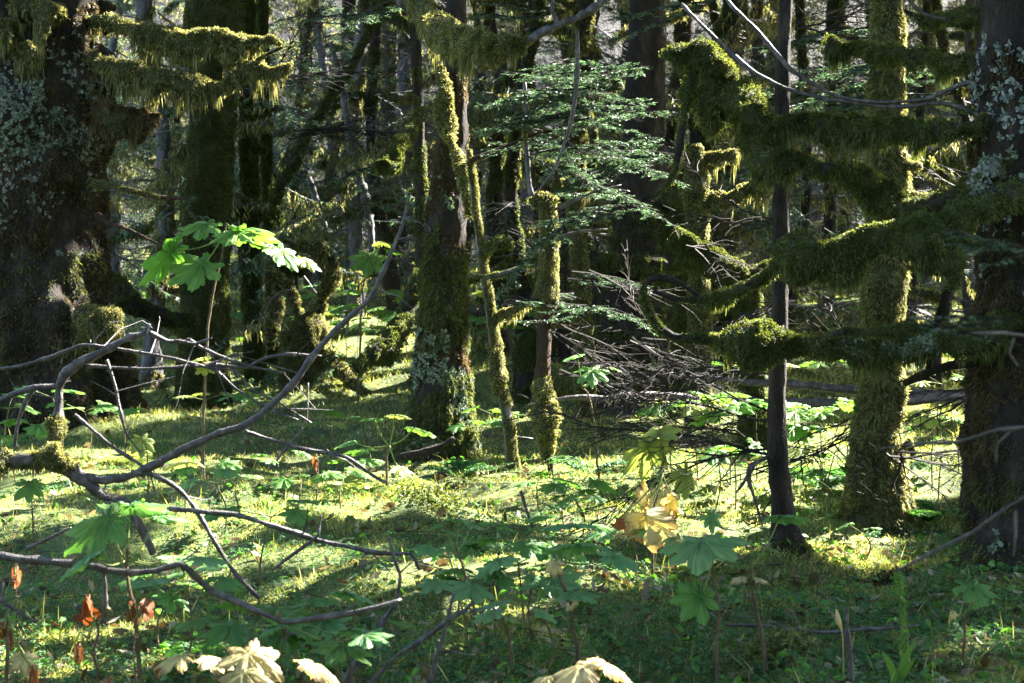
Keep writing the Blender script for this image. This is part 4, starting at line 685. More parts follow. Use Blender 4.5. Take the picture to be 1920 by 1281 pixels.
# ------------------------------------------------------------------ hemlock boughs
def bough(label, px, py, Y, d, L, n=3, nsz=(.018, .006), wid=.32, sp=.03, mat='needle'):
    p = W(px, py, Y); e = empty('hemlock_bough', p, label, 'conifer bough', 'hemlock boughs'); g = G()
    for k in range(max(2, n-1)):
        needle_spray(p+rng.normal(size=3)*np.array([.04, .12, .03]), nz(np.array(d, float)+np.array([rng.normal()*.15, rng.normal()*.4, rng.normal()*.13])), L*rng.uniform(.6, 1.15), g, rng.uniform(.1, .45), wid, nsz, .006, sp)
    g.build('spray', [M['twig'], M[mat]], e)
for a in [('uppermost pale hemlock bough under the high mossy limb', 1210, 120, 9.6, (-1, .2, .06), 1.05, 4), ('broad sunlit hemlock bough fanning left over the central trunk top', 1160, 165, 9.8, (-1, -.1, .02), 1.1, 4), ('hemlock bough just below the broad sunlit one', 1230, 195, 9.9, (-1, .1, -.02), 1.1, 4), ('hemlock bough reaching left across the central trunk', 1100, 215, 9.7, (-1, -.2, -.0), 1.1, 4),
          ('hemlock bough spreading right toward the moss hook', 980, 165, 9.9, (1, .1, .04), 1.0, 4), ('shadowed hemlock bough above the reddish trunk', 1250, 260, 10.5, (-1, .1, .03), 1.2, 4), ('low hemlock bough beside the drooping twig', 990, 290, 9.6, (1, -.1, -.02), .95, 4), ('dark hemlock bough crossing the reddish trunk', 1250, 300, 11, (-1, .2, 0), 1.1, 3),
          ('narrow hemlock bough crossing the sapling at its bend', 1200, 385, 9.4, (-1, 0, .0), 1.15, 3), ('hemlock bough above the moss-capped pole', 1180, 350, 10.2, (-1, 0, .05), .8, 3), ('small hemlock tuft on the pole at waist height', 1110, 580, 9.3, (-1, 0, .0), .55, 3), ('hemlock bough hanging by the black stump', 960, 575, 9.4, (1, .1, -.06), .9, 3), ('green hemlock tuft low behind the pole', 1080, 520, 10.5, (1, .2, -.1), .6, 3),
          ('dim hemlock bough behind the upper mossy limbs', 1780, 120, 8, (-1, .1, .02), 1.0, 4), ('dim hemlock bough between the mossy limbs', 1800, 170, 8.3, (-1, .1, .0), 1.0, 3), ('shaded hemlock bough just above the arched moss limb', 1720, 170, 9, (-1, .2, .0), 1.2, 3), ('dim hemlock bough by the moss mass near the top edge', 1660, 60, 9, (-1, .2, .02), 1.0, 3), ('dim hemlock bough at the top edge, right of the mossy limb', 1300, 20, 9, (-1, .2, .02), 1.0, 3), ('hemlock bough at the top edge above the mossy limb', 1020, 30, 11, (-1, .2, .02), .8, 3),
          ('small shaded hemlock bough over the thicket left of the central trunk', 640, 230, 14, (-1, .2, .0), .9, 3), ('pale hemlock bough at the top edge left of the mossy limb', 760, 25, 12.5, (-1, .2, .0), .8, 3), ('wispy green bough by the pale bent stem', 760, 300, 13.5, (-1, .2, -.03), .9, 3)]:
    bough(*a)
# blurred near boughs of an out-of-focus branch
e = empty('hemlock_bough', W(2000, 640, 2.6), 'blurred dark green hemlock tips close to the lens over the right trunk', 'conifer bough', 'hemlock boughs')
for a in [(1960, 470, 2.7, (-1, .1, .16), .17), (1940, 470, 2.7, (-1, .1, .3), .16), (1985, 450, 2.6, (-1, .1, -.35), .12), (1900, 600, 2.7, (-1, .2, .12), .17), (1880, 640, 2.7, (-1, .1, .2), .15), (1860, 610, 2.7, (-1, .1, -.02), .14)]:
    g = G(); needle_spray(W(a[0], a[1], a[2]), a[3], a[4], g, .1, .4, (.016, .003), .003, .012); g.build('spray', [M['twig'], M['needle']], e)
e = empty('bare_twig', W(1930, 620, 2.8), 'blurred bare purple twig forking across the right trunk', 'twig')
limb(e, [(1960, 625, 2.8, 5, 0, 0), (1880, 628, 2.8, 4, 0, 0), (1800, 636, 2.8, 4, 0, 0), (1740, 622, 2.8, 3, 0, 0)], mats=('dead', 'moss_dark'))
limb(e, [(1895, 628, 2.8, 3, 0, 0), (1890, 660, 2.8, 2, 0, 0), (1910, 690, 2.8, 2, 0, 0)], mats=('dead', 'moss_dark'))
e = empty('bare_twig', W(1960, 930, 2.7), 'blurred bare twig slanting down before the foot of the right trunk', 'twig')
limb(e, [(1960, 915, 2.7, 5, 0, 0), (1890, 960, 2.7, 4, 0, 0), (1830, 1005, 2.7, 5, 0, 0), (1760, 1035, 2.7, 4, 0, 0), (1690, 1065, 2.7, 3, 0, 0)], mats=('dead', 'moss_dark'))
limb(e, [(1890, 960, 2.7, 3, 0, 0), (1890, 1000, 2.7, 3, 0, 0), (1886, 1045, 2.7, 2, 0, 0)], mats=('dead', 'moss_dark'))
e = empty('bare_twig', W(1960, 800, 2.7), 'blurred thin twig trailing left across the right trunk at mid height', 'twig')
limb(e, [(1960, 795, 2.7, 4, 0, 0), (1860, 805, 2.7, 4, 0, 0), (1780, 815, 2.8, 3, 0, 0), (1640, 835, 3, 2, 0, 0)], mats=('dead', 'moss_dark'))
limb(e, [(1900, 800, 2.7, 3, 0, 0), (1862, 830, 2.7, 3, 0, 0), (1862, 870, 2.7, 2, 0, 0)], mats=('dead', 'moss_dark'))
# ------------------------------------------------------------------ foreground dead branches
def dead(label, paths, name='fallen_branch', moss=None):
    p = W(paths[0][0][0], paths[0][0][1], paths[0][0][2]); e = empty(name, (p[0], p[1], float(gz(p[0], p[1]))), label, 'branch')
    for k, rows in enumerate(paths):
        rows = [(a+(0, 0))[:6] if len(a) == 4 else a for a in rows]
        o, C, R = limb(e, rows, mats=('dead', 'moss_gold'), name='branch' if k else 'main_branch', fuzz=(.022, .004), n=max(20, len(rows)*9))
        # little stubs
        g = G(); sg = []
        for _ in range(max(1, int(len(C)/9))):
            i = rng.integers(2, len(C)-1); d = nz(C[i]-C[i-1]); v = nz(d*.6+rndv(1)[0]); l = rng.uniform(.008, .03); g = G(); segs_to(g, [(C[i], C[i]+v*(l+R[i, 0]), .0035, .0012)]); g.build('twig_stub', M['dead'], o)
        if len(rows) > 4:
            for _ in range(max(2, int(len(C)/22))):
                sg = []
                i = int(rng.integers(len(C)//4, len(C)-1)); d = nz(C[i]-C[i-1]); v = nz(d*.5+rndv(1)[0]*np.array([1, .5, 1])); twig_fan(sg, C[i], v, rng.uniform(.06, .26), .0028, 1, .1, nz(np.cross(v, [0, 1., .2])), .6, 45, .5)
                g = G(); segs_to(g, sg, 0, .0007); g.build('side_twig', M['dead'], o)
    return e
dead('smooth grey bare branch bent like a check mark across the lower left', [[(-60, 1040, 4.3, 11), (0, 1045, 4.3, 11), (100, 1058, 4.3, 11), (220, 1070, 4.3, 10), (290, 1064, 4.3, 9), (340, 1054, 4.3, 9), (370, 1080, 4.3, 9), (400, 1108, 4.3, 9), (470, 1150, 4.2, 9), (540, 1176, 4.2, 8), (650, 1152, 4.2, 7), (755, 1126, 4.2, 5)], [(535, 1172, 4.2, 5), (545, 1184, 4.2, 3)], [(190, 1065, 4.3, 5), (194, 1110, 4.3, 6), (191, 1165, 4.3, 6)]])
D = 5.6
dead('long forking dead branch rising from a mossy butt at the left edge', [
    [(-40, 868, D, 14, 22, 30), (40, 866, D, 14, 26, 34), (85, 856, D, 13, 36, 24), (118, 868, D, 12, 14, 14), (150, 888, D, 11), (190, 896, D, 10), (240, 888, D, 9), (290, 868, D, 9), (340, 842, D, 9), (400, 812, D, 9), (450, 796, D, 9), (500, 765, D, 8), (550, 720, D, 8), (600, 655, D, 7), (650, 605, D, 7), (700, 560, D, 6), (730, 500, D, 5), (755, 430, D, 4), (772, 365, D, 3)],
    [(110, 872, D, 14), (160, 905, D, 14), (195, 938, D, 13), (240, 950, D, 8), (300, 952, D-.1, 6), (380, 965, D-.2, 7), (450, 972, D-.2, 7), (540, 998, D-.2, 7), (620, 1018, D-.2, 6), (700, 1032, D-.2, 5), (770, 1034, D-.2, 4), (790, 1066, D-.2, 3)],
    [(240, 888, D, 6), (290, 898, D, 6), (330, 925, D, 6), (370, 970, D, 6), (400, 1010, D, 5), (440, 1065, D, 5), (475, 1108, D, 5), (492, 1128, D, 4)],
    [(195, 940, D, 12), (240, 955, D, 11), (265, 990, D, 9), (285, 1035, D, 8)],
    [(280, 880, D, 6), (230, 850, D, 5), (180, 815, D, 5), (140, 785, D, 5)],
    [(605, 965, D-.2, 3), (598, 1000, D-.2, 4), (560, 1030, D-.2, 4), (508, 1072, D-.2, 3)],
    [(455, 808, D, 5), (520, 832, D, 5), (580, 850, D, 5), (640, 866, D, 5), (690, 894, D, 4), (718, 906, D, 3)],
    [(640, 622, D, 3), (650, 600, D, 3)]])
D = 5.9
dead('pale sunlit curved branch propped up before the giant trunk', [
    [(98, 850, D, 14, 16, 16), (108, 800, D, 13, 14, 14), (112, 765, D, 11, 3, 3), (114, 728, D, 11), (128, 698, D, 12, 6, 6), (160, 672, D, 11, 3, 3), (200, 652, D, 9), (240, 632, D, 8), (275, 622, D, 7), (286, 606, D, 3)],
    [(275, 624, D, 6), (310, 638, D, 5), (345, 636, D, 5), (352, 632, D, 4), (380, 650, D, 5), (430, 675, D, 4), (480, 690, D, 3), (535, 697, D, 2)],
    [(-20, 694, D, 4), (40, 688, D, 4), (100, 670, D, 5), (150, 651, D, 4), (210, 655, D, 4), (270, 662, D, 4), (330, 672, D, 4), (400, 690, D, 4), (440, 725, D, 3), (500, 765, D, 3), (560, 785, D, 2)],
    [(155, 690, D, 5), (240, 688, D, 4), (320, 688, D, 4), (400, 686, D, 5), (460, 692, D, 4), (500, 672, D, 4), (550, 660, D, 4), (605, 667, D, 2)],
    [(196, 676, D, 4), (212, 720, D, 4), (222, 760, D, 4), (240, 810, D, 3), (270, 850, D, 2)],
    [(-30, 765, D, 5), (20, 738, D, 6), (60, 724, D, 6), (108, 720, D, 6)],
    [(60, 728, D, 4), (42, 760, D, 5), (34, 800, D, 4), (30, 840, D, 4)],
    [(400, 690, D, 3), (440, 700, D, 3), (480, 740, D, 2), (520, 760, D, 2), (580, 795, D, 2)],
    [(330, 640, D, 3), (370, 648, D, 4), (400, 636, D, 2)]])
dead('dark stick poking in at the left edge low down', [[(-20, 1108, 4.6, 8), (20, 1130, 4.6, 5), (50, 1145, 4.6, 4), (78, 1158, 4.6, 2)], [(0, 1120, 4.6, 6), (2, 1090, 4.6, 5)]], name='fallen_stick')
dead('broken stub sloping through the moss left of the mossy butt', [[(55, 1030, 5.2, 5), (90, 1010, 5.2, 5), (130, 990, 5.2, 3)]], name='fallen_stick')
dead('lichened grey dead twig zigzagging up from the bottom edge', [[(650, 1300, 4.5, 10), (672, 1250, 4.5, 9), (700, 1205, 4.5, 9), (722, 1168, 4.5, 9), (742, 1130, 4.5, 6), (746, 1080, 4.5, 5), (736, 1050, 4.5, 5), (726, 1010, 4.5, 3)], [(712, 1190, 4.5, 4), (710, 1155, 4.5, 3)]], name='dead_twig')
dead('thin straight dead twig leaning right beside the zigzag one', [[(690, 1300, 4.4, 8), (740, 1240, 4.4, 6), (790, 1200, 4.4, 6), (830, 1165, 4.4, 5), (860, 1148, 4.4, 5), (880, 1132, 4.4, 3)]], name='dead_twig')
dead('upright dead twig, rightmost of the three at the bottom edge', [[(805, 1300, 4.4, 6), (822, 1250, 4.4, 6), (838, 1200, 4.4, 6), (845, 1150, 4.4, 5), (851, 1108, 4.4, 3)]], name='dead_twig')
dead('spiny broken stem standing upright near the bottom edge', [[(1602, 1300, 4.5, 7), (1598, 1240, 4.5, 6), (1592, 1190, 4.5, 7), (1592, 1138, 4.5, 7)]], name='broken_stem')
dead('crooked dark twig hanging beside the slim dark trunk', [[(1452, 862, 7, 5), (1410, 872, 6.9, 6), (1406, 900, 6.9, 5), (1420, 950, 6.9, 4), (1432, 985, 6.9, 2)], [(1410, 872, 6.9, 5), (1395, 905, 6.9, 4), (1382, 925, 6.9, 2)]], name='dead_twig')
dead('long dark stick lying on the moss before the right mound', [[(1360, 1168, 5.2, 4), (1440, 1172, 5.2, 4), (1540, 1182, 5.15, 4), (1640, 1184, 5.1, 4), (1720, 1176, 5.1, 3)], [(1440, 1172, 5.2, 3), (1490, 1190, 5.1, 2), (1540, 1205, 5.1, 2)]], name='fallen_stick')
dead('short dark stick standing in the sunlit moss right of the hummock', [[(1000, 985, 7.4, 4), (985, 950, 7.4, 4), (972, 920, 7.4, 4)]], name='broken_stem')
dead('pale stick poking out of the moss below the tangled stump', [[(505, 880, 8.8, 3), (540, 835, 8.8, 4), (572, 790, 8.8, 3), (576, 720, 8.8, 3)]], name='broken_stem')
#@@PLANTS
# ------------------------------------------------------------------ broad-leaved shrubs
def leaf_mesh(name, mat, nth=126, rings=5, lobes=7, cup=.0, curl=0., seed=0, fold_=False, ragged=.0):
    """palmate toothed leaf, tip along +x, stalk end at the origin; overall width about 1"""
    base = .88 if mat == 'leaf_orange' else (.74 if fold_ else (.64 if mat in ('leaf_yellow', 'leaf_cream') else .56)); rs = np.random.default_rng(seed); th = np.linspace(-np.pi, np.pi, nth, endpoint=False)
    la = np.linspace(-132, 132, lobes)*np.pi/180+rs.normal(size=lobes)*.05; ll = np.interp(abs(np.linspace(-1, 1, lobes)), [0, .34, .67, 1], [1, .95, .80, .52])*(1+rs.normal(size=lobes)*.04)
    r = np.full(nth, .18); vv = np.zeros(nth)
    for a, l in zip(la, ll):
        d = abs((th-a+np.pi) % (2*np.pi)-np.pi); hw = .42; k = np.clip(1-d/hw, 0, 1); pr = l*(base+(1-base)*k**.9)*np.clip((1.1-d/hw)*4, 0, 1)**.6; r = np.maximum(r, pr); vv = np.maximum(vv, np.exp(-(d/.035)**2))
        for s_ in (-1, 1): vv = np.maximum(vv, .8*np.exp(-((d-.17)/.02)**2)*0)
    saw = ((th*38/np.pi+rs.random()) % 1); r = r*(1+.07*(saw-.5)+ragged*(rs.random(nth)-.5)); r = r*.56
    R = np.linspace(0, 1, rings+1)[1:]; X = np.outer(R, r*np.cos(th)); Y = np.outer(R, r*np.sin(th)); rad = np.sqrt(X**2+Y**2)
    fold = .05*np.cos((th-la[0])*(lobes-1)/(la[-1]-la[0])*2*np.pi)
    Z = fold[None]*rad*1.5-(.22+cup)*rad**2*1.6-curl*rad**2*2.2*np.abs(np.sin(th[None]*.5+.3))+.012*rs.normal(size=X.shape)
    if curl > .4:
        a = curl*rad*3.0; Yc = np.where(rad > 0, Y/np.maximum(rad, 1e-6), 0)*np.sin(np.minimum(a, 2.6))/np.maximum(curl*3., .1); Z = Z*.3-(1-np.cos(np.minimum(a, 2.6)))/(curl*3)*.9*abs(np.sin(th))[None]; Y = Yc
    if mat == 'leaf_orange': Y = Y*.75; Z = Z+.10*np.sin(X*13+seed)*np.cos(Y*17)-.9*abs(Y); Y = Y*.6
    if fold_: Z = Z-1.1*np.abs(Y)+.07*np.sin(X*14+seed)+.05*np.sin(Y*20+X*5); Y = Y*.38
    V = np.vstack([[[0, 0, 0]], np.stack([X, Y, Z], -1).reshape(-1, 3)]); V[:, 0] += .0
    j = np.arange(nth); jn = (j+1) % nth; T = [np.stack([0*j, 1+j, 1+jn], -1)]
    for k in range(rings-1):
        a, b = 1+k*nth, 1+(k+1)*nth; T += [np.stack([a+j, b+j, b+jn], -1), np.stack([a+j, b+jn, a+jn], -1)]
    g = G(); g.add(V, np.concatenate(T), 0, True)
    vein_ = np.concatenate([[1], np.tile(vv, rings)]); rim = np.concatenate([[0], np.repeat(R, nth)])
    o = g.build(name, M[mat], None, None, {'vein': vein_, 'rim': rim}); me = o.data; bpy.data.objects.remove(o); return me
KINDS = {}
for i, (k, mt, c, cu) in enumerate([('g', 'leaf', 0, 0), ('d', 'leaf_dark', 0, 0), ('p', 'leaf_pale', .05, .1), ('y', 'leaf_yellow', .1, .25), ('c', 'leaf_cream', .05, .2), ('o', 'leaf_orange', .2, .9)]):
    KINDS[k] = [leaf_mesh('leaf', mt, cup=c+.04*v, curl=cu, seed=i*10+v, ragged=.05 if k in 'yco' else 0) for v in range(4)]
    if k == 'y': KINDS['w'] = [leaf_mesh('leaf', mt, cup=.3, curl=.2, seed=90+v, ragged=.06, fold_=True) for v in range(3)]
    KINDS[k.upper()] = [leaf_mesh('leaf', mt, 60, 2, cup=c, curl=cu, seed=i*10+v+50) for v in range(3)]
LAB = {'w': 'limp folded ochre leaf', 'o': 'shrivelled orange leaf', 'y': 'yellow leaf with brown edges', 'c': 'cream leaf with brown edges', 'p': 'pale yellow-green leaf'}
def add_leaf(e, P, size, yaw, pitch, roll=0, kind='g', label=None):
    """P: stalk end; size: leaf width in metres; yaw 0 points right, 90 away from the camera; pitch down in degrees"""
    me = random.choice(KINDS[kind]); o = bpy.data.objects.new('leaf', me); COL.objects.link(o); o.parent = e
    m = Matrix.Rotation(math.radians(yaw), 4, 'Z') @ Matrix.Rotation(math.radians(pitch), 4, 'Y') @ Matrix.Rotation(math.radians(roll), 4, 'X') @ Matrix.Diagonal((size, size, size, 1))
    m.translation = Vector([float(q) for q in P])-Vector(world_loc(e)); o.matrix_local = m
    if label or kind.lower() in LAB: o['label'] = label or LAB[kind.lower()]
    return o
def shrub(label, stem, Y, leaves, r=5, mat='stem', name='broadleaf_shrub', group=None, cat='shrub'):
    """stem: pixels from the top down to the ground; leaves: px, py of the leaf middle, width px, yaw, pitch, roll, kind, dY"""
    A = [W(a, b, Y) for a, b in stem]; base = A[-1].copy(); z = float(gz(base[0], base[1])); base[2] = min(z, base[2]); A[-1] = base-np.array([0, 0, .02])
    e = empty(name, base, label, cat, group); g = G(); C = catmull(np.array(A), 24); rr = np.linspace(.6, .95, 24)*r*.75*Y/FPX
    C = C+(np.stack([vn(C*14, q+5) for q in range(3)], 1)-.5)*.02
    tube(g, C, rr, 8, 0, .3, 60, 3); n = 90; c, r_, N = surf_samples(C, rr, n); blades(g, c+N*r_[:, None]*.8, nz(N+rndv(n)*.3), .012, .003, 0)
    for lf in leaves:
        px, py, w_, yaw, pit, roll, kind = lf[:7]; dY = lf[7] if len(lf) > 7 else 0; Yl = Y+dY; s = w_*Yl/FPX
        c0 = W(px, py, Yl); ya, pi_ = math.radians(yaw), math.radians(pit); d = np.array([math.cos(ya)*math.cos(pi_), math.sin(ya)*math.cos(pi_), -math.sin(pi_)])
        P = c0-d*s*.14; add_leaf(e, P, s, yaw, pit, roll, kind)
        if name != 'fallen_leaf':
            top = C[min(len(C)-1, int(lf[8]) if len(lf) > 8 else int(rng.integers(0, 4)))]; m_ = (top+P)/2+np.array([0, 0, -.02]); pc = catmull(np.array([top, m_, P]), 8); tube(g, pc, np.linspace(.0028, .0018, 8)*Y/5, 6, 1)
    g.build('stem', [M[mat], M['stem_green']], e); return e
#          px   py   w   yaw pitch roll kind dY
shrub('tall spiny shrub with spreading sunlit green leaves before the swollen mossy trunk', [(424, 418), (421, 460), (412, 500), (398, 548), (392, 600), (388, 660), (385, 720), (381, 800), (378, 870)], 8.6, [(372, 424, 120, -150, 14, -14, 'g', .1), (440, 440, 110, -100, 16, 0, 'g', -.15), (470, 434, 140, 12, 6, -18, 'g'), (303, 486, 165, 200, 42, 30, 'g', -.1), (362, 504, 150, 215, 22, -25, 'g', -.2), (535, 478, 110, -35, 38, 0, 'g', -.1), (580, 490, 70, 10, 20, 20, 'p', 0)], 4)
shrub('tiny crumpled leaf cluster on the spiny stem of the tall shrub', [(384, 676), (386, 690), (384, 720), (382, 870)], 8.5, [(375, 672, 60, 160, 10, 0, 'p'), (402, 680, 60, 0, 10, 0, 'c'), (385, 690, 50, -90, 30, 0, 'p')], 3)
shrub('broad green shrub in the lower left on a thin straight stem', [(243, 1030), (242, 1080), (250, 1140), (256, 1200), (262, 1290)], 4.4, [(265, 950, 155, 30, 8, -18, 'd', .1), (180, 985, 190, 200, 28, -22, 'g', -.1), (155, 1050, 130, 190, 25, 10, 'd', -.2), (340, 1046, 120, 0, 5, -5, 'd', 0), (310, 968, 100, 20, 2, 0, 'd', .1), (390, 1048, 110, 5, 6, 0, 'd', -.1)], 7)
shrub('leafy shrub in the clearing front with dark spreading leaves and twin stems', [(1044, 1050), (1062, 1110), (1075, 1160), (1086, 1215)], 4.9, [(1075, 1022, 150, 100, 12, 0, 'd'), (1165, 1048, 130, -20, 20, 0, 'd', -.1), (1060, 985, 130, 120, 4, 0, 'd', .3), (1120, 985, 100, 30, 2, 0, 'g', .4), (1010, 970, 90, 160, 6, 0, 'g', .5), (1040, 1062, 50, 250, 60, 0, 'c', -.1), (1070, 1130, 45, 200, 40, 0, 'c')], 6)
shrub('shrub with one huge star-shaped leaf left of the slim dark trunk', [(1334, 1040), (1336, 1100), (1345, 1150), (1340, 1195)], 4.7, [(1315, 1025, 190, -100, 14, 8, 'd'), (1302, 1128, 115, 215, 42, -38, 'g', -.1), (1335, 975, 60, -60, 70, 0, 'd', .1), (1255, 1010, 60, 180, 10, 0, 'p', .3), (1390, 1010, 60, 0, 10, 0, 'd', .3)], 5)
shrub('shrub with two little cream leaves below green ones on a curved stem', [(1408, 1060), (1414, 1110), (1424, 1165), (1440, 1225)], 4.8, [(1475, 970, 110, 30, 10, -14, 'd', .1), (1385, 1084, 48, 190, 10, 0, 'c'), (1428, 1086, 48, -10, 10, 0, 'c'), (1420, 1035, 40, 20, 5, 0, 'g'), (1448, 1030, 40, 0, 15, 0, 'g')], 6)
shrub('low single-leaved shrub in front of the right mound', [(1818, 1140), (1812, 1160), (1806, 1190), (1800, 1210)], 4.7, [(1832, 1106, 105, -70, 22, 0, 'g'), (1784, 1152, 30, 200, 60, 0, 'y')], 5)
shrub('low shrub with drooping pale leaves beside a crooked stem', [(945, 1172), (954, 1200), (950, 1230)], 4.7, [(915, 1152, 90, 200, 15, 0, 'd'), (960, 1158, 50, -20, 20, 0, 'p'), (900, 1140, 60, 140, 5, 0, 'g', .2), (1020, 1150, 70, -10, 22, 0, 'd')], 5)
shrub('sprig of small dark leaves on a leaning stem left of the clearing', [(855, 1022), (866, 1060), (880, 1100), (896, 1142)], 5.2, [(862, 974, 60, 60, 10, 0, 'd'), (825, 982, 60, 160, 15, 0, 'g'), (850, 998, 50, 20, 10, 0, 'd', .1), (890, 985, 50, 10, 5, 0, 'd', .2)], 4)
shrub('shrub with pale eaten leaf held low right of the pole foot', [(1088, 720), (1110, 760), (1125, 830)], 8.8, [(1110, 700, 80, -90, 30, 0, 'd'), (1075, 668, 60, 160, 12, 0, 'd'), (1150, 690, 40, 0, 8, 0, 'g', .4)], 3)
shrub('shrub with one glaring white sunlit leaf left of the central trunk', [(730, 830), (725, 860), (722, 890)], 8.6, [(787, 806, 85, 10, 12, -10, 'g'), (700, 785, 60, 100, 0, 0, 'g'), (745, 778, 60, 60, 5, 0, 'p'), (755, 880, 66, -30, 20, 0, 'p', -.3), (680, 845, 60, 180, 10, 0, 'g'), (650, 830, 60, 180, 10, 0, 'd')], 4)
shrub('shrub with upright pale-green translucent leaves behind the hanging yellow ones', [(1250, 860), (1238, 900), (1230, 960)], 7.2, [(1210, 855, 120, 110, 60, 0, 'p'), (1290, 898, 90, -40, 70, 0, 'p'), (1240, 805, 90, 60, -30, 0, 'p'), (1240, 830, 60, 200, 70, 0, 'p')], 4)
shrub('shrub with large wilted ochre leaf dangling over the sunlit moss', [(1244, 880), (1232, 920), (1222, 970), (1226, 1040)], 6.4, [(1208, 985, 112, -120, 72, 20, 'w', -.1), (1222, 980, 90, -60, 78, -20, 'w', 0), (1245, 945, 100, -70, 70, 0, 'c', .15), (1270, 942, 60, -60, 70, 0, 'w'), (1214, 925, 70, 100, -70, 0, 'w'), (1156, 974, 38, 180, 30, 0, 'o')], 4)
shrub('bright green leaf pair left of the mossy trunk foot', [(1500, 830), (1505, 880), (1508, 940)], 8.6, [(1498, 806, 80, -60, 25, 0, 'g'), (1530, 800, 60, 0, 5, 0, 'g'), (1480, 780, 60, 160, 0, 0, 'g')], 3)
shrub('shrub with two backlit leaves held high in the thicket left of the central trunk', [(690, 510), (680, 560), (670, 640)], 13.5, [(690, 490, 92, -90, 45, 0, 'g'), (740, 470, 60, 10, 10, 0, 'g'), (720, 455, 50, 60, 8, 0, 'p'), (650, 545, 50, 200, 10, 0, 'g')], 3)
shrub('pale leaf curling under the mossy butt at the left edge', [(60, 925), (66, 960)], 6.5, [(55, 915, 70, -70, 50, 0, 'g')], 3)
shrub('upright yellow-green leaf behind the forking dead branch', [(275, 850), (280, 890)], 7.6, [(268, 832, 62, -60, 60, 0, 'p')], 3)
for i, (px, py, w_, yw, Y) in enumerate([(365, 1235, 130, 170, 3.9), (470, 1246, 150, -60, 3.8), (600, 1258, 120, -20, 3.9), (1095, 1268, 190, 60, 3.7)]):
    lab = ['two-lobed pale yellow leaves on a pink stalk at the bottom edge', 'large faded yellow leaf with browned rim at the bottom edge', 'creased yellow leaf pointing right at the bottom edge', 'big cream leaves catching the sun at the bottom edge, right of centre'][i]
    ext = {0: [(328, 1232, 110, 180, 8, 0, 'y'), (402, 1234, 110, 0, 8, 0, 'y')], 1: [(475, 1240, 150, -50, 38, 10, 'c'), (452, 1274, 120, -100, 30, 0, 'y', -.05)], 2: [(605, 1252, 150, -15, 20, -20, 'y')], 3: [(1075, 1258, 160, -170, 24, 0, 'c'), (1150, 1250, 130, 20, 24, 0, 'c', .05), (1015, 1272, 80, 180, 8, 0, 'y', .05)]}[i]
    shrub(lab, [(px, py+20), (px-3, py+60), (px-6, py+110)], Y, ext, 3)
shrub('stem hung with shrivelled orange leaves at the lower left', [(178, 1165), (186, 1195), (180, 1230), (182, 1290)], 4.3, [(150, 1140, 62, 200, 50, 0, 'o'), (165, 1118, 56, 90, 0, 0, 'o'), (208, 1142, 26, 20, 40, 0, 'y'), (145, 1225, 56, -80, 70, 0, 'o')], 5)
shrub('orange dead leaf curled against the straight stem', [(250, 1120), (255, 1160)], 4.25, [(240, 1142, 60, -100, 60, 0, 'o'), (266, 1142, 60, -60, 70, 40, 'o')], 2)
shrub('orange and yellow withered leaves at the bottom left corner', [(12, 1150), (16, 1200), (20, 1290)], 4.0, [(22, 1190, 60, -60, 60, 0, 'o'), (45, 1240, 70, -60, 50, 0, 'y'), (60, 1262, 60, -80, 60, 0, 'o'), (0, 1180, 50, -90, 70, 0, 'o')], 6)
shrub('single dead orange leaf hanging below the smooth bare branch', [(28, 1048), (28, 1058)], 4.3, [(27, 1082, 56, -80, 76, 0, 'o')], 2, name='dead_leaf', cat='leaf')
shrub('dark orange curled leaf low at the bottom edge near the straight stem', [(292, 1240), (290, 1290)], 4.2, [(292, 1256, 44, -80, 70, 0, 'o')], 2, name='dead_leaf', cat='leaf')
shrub('wide flat orange leaf cut by the bottom edge', [(205, 1290), (205, 1300)], 3.9, [(205, 1276, 100, -60, 10, 0, 'o')], 2, name='dead_leaf', cat='leaf')
shrub('withered orange leaf hung up beside the white sunlit leaf', [(592, 852), (594, 890)], 8.0, [(592, 868, 40, -80, 78, 0, 'o')], 2, name='dead_leaf', cat='leaf')
shrub('small orange leaf stuck on the bend of the smooth bare branch', [(522, 1150), (522, 1180)], 4.2, [(521, 1152, 24, -80, 60, 0, 'o')], 2, name='dead_leaf', cat='leaf')
# --- smaller shrubs of the forest floor
RS = []
def small_shrub(x, Y, h, n, s, kinds='gdp', grp='low broad-leaved shrubs of the forest floor', far=False):
    z = float(gz(x, Y)); e = empty('broadleaf_shrub', (x, Y, z), 'x', 'shrub', grp); g = G(); tp = np.array([x+rng.normal()*.03, Y+rng.normal()*.03, z+h]); C = catmull(np.array([[x, Y, z-.02], [x+rng.normal()*.015, Y, z+h*.5], tp]), 10); tube(g, C, np.linspace(.0042, .003, 10), 6)
    a0 = rng.uniform(0, 360); ks = random.choice(kinds)
    for k in range(n):
        a = a0+k*360/n+rng.normal()*14; l = s*rng.uniform(.5, .9); d = np.array([math.cos(math.radians(a)), math.sin(math.radians(a)), rng.uniform(.1, .5)]); P = tp+d*l; tube(g, catmull(np.array([tp, tp+d*l*.5, P]), 4), .002, 4, 1)
        kd = ks if rng.random() < .8 else random.choice(kinds); add_leaf(e, P, s*rng.uniform(.75, 1.15), a, rng.uniform(-2, 22), rng.normal()*10, kd.upper() if far else kd)
    g.build('stem', [M['stem'], M['stem_green']], e); RS.append((e, n, s, ks)); return e
spots = []
def put(px, py, h, n, s, kinds='gd'):
    """px, py where the leaf whorl shows; the plant is stood on the ground h below it"""
    for Y in np.linspace(3.4, 30, 500):
        p = W(px, py, Y)
        if p[2]-float(gz(p[0], Y)) <= h: break
    small_shrub(p[0], Y, max(p[2]-float(gz(p[0], Y)), .06), n, s, kinds, far=Y > 9)
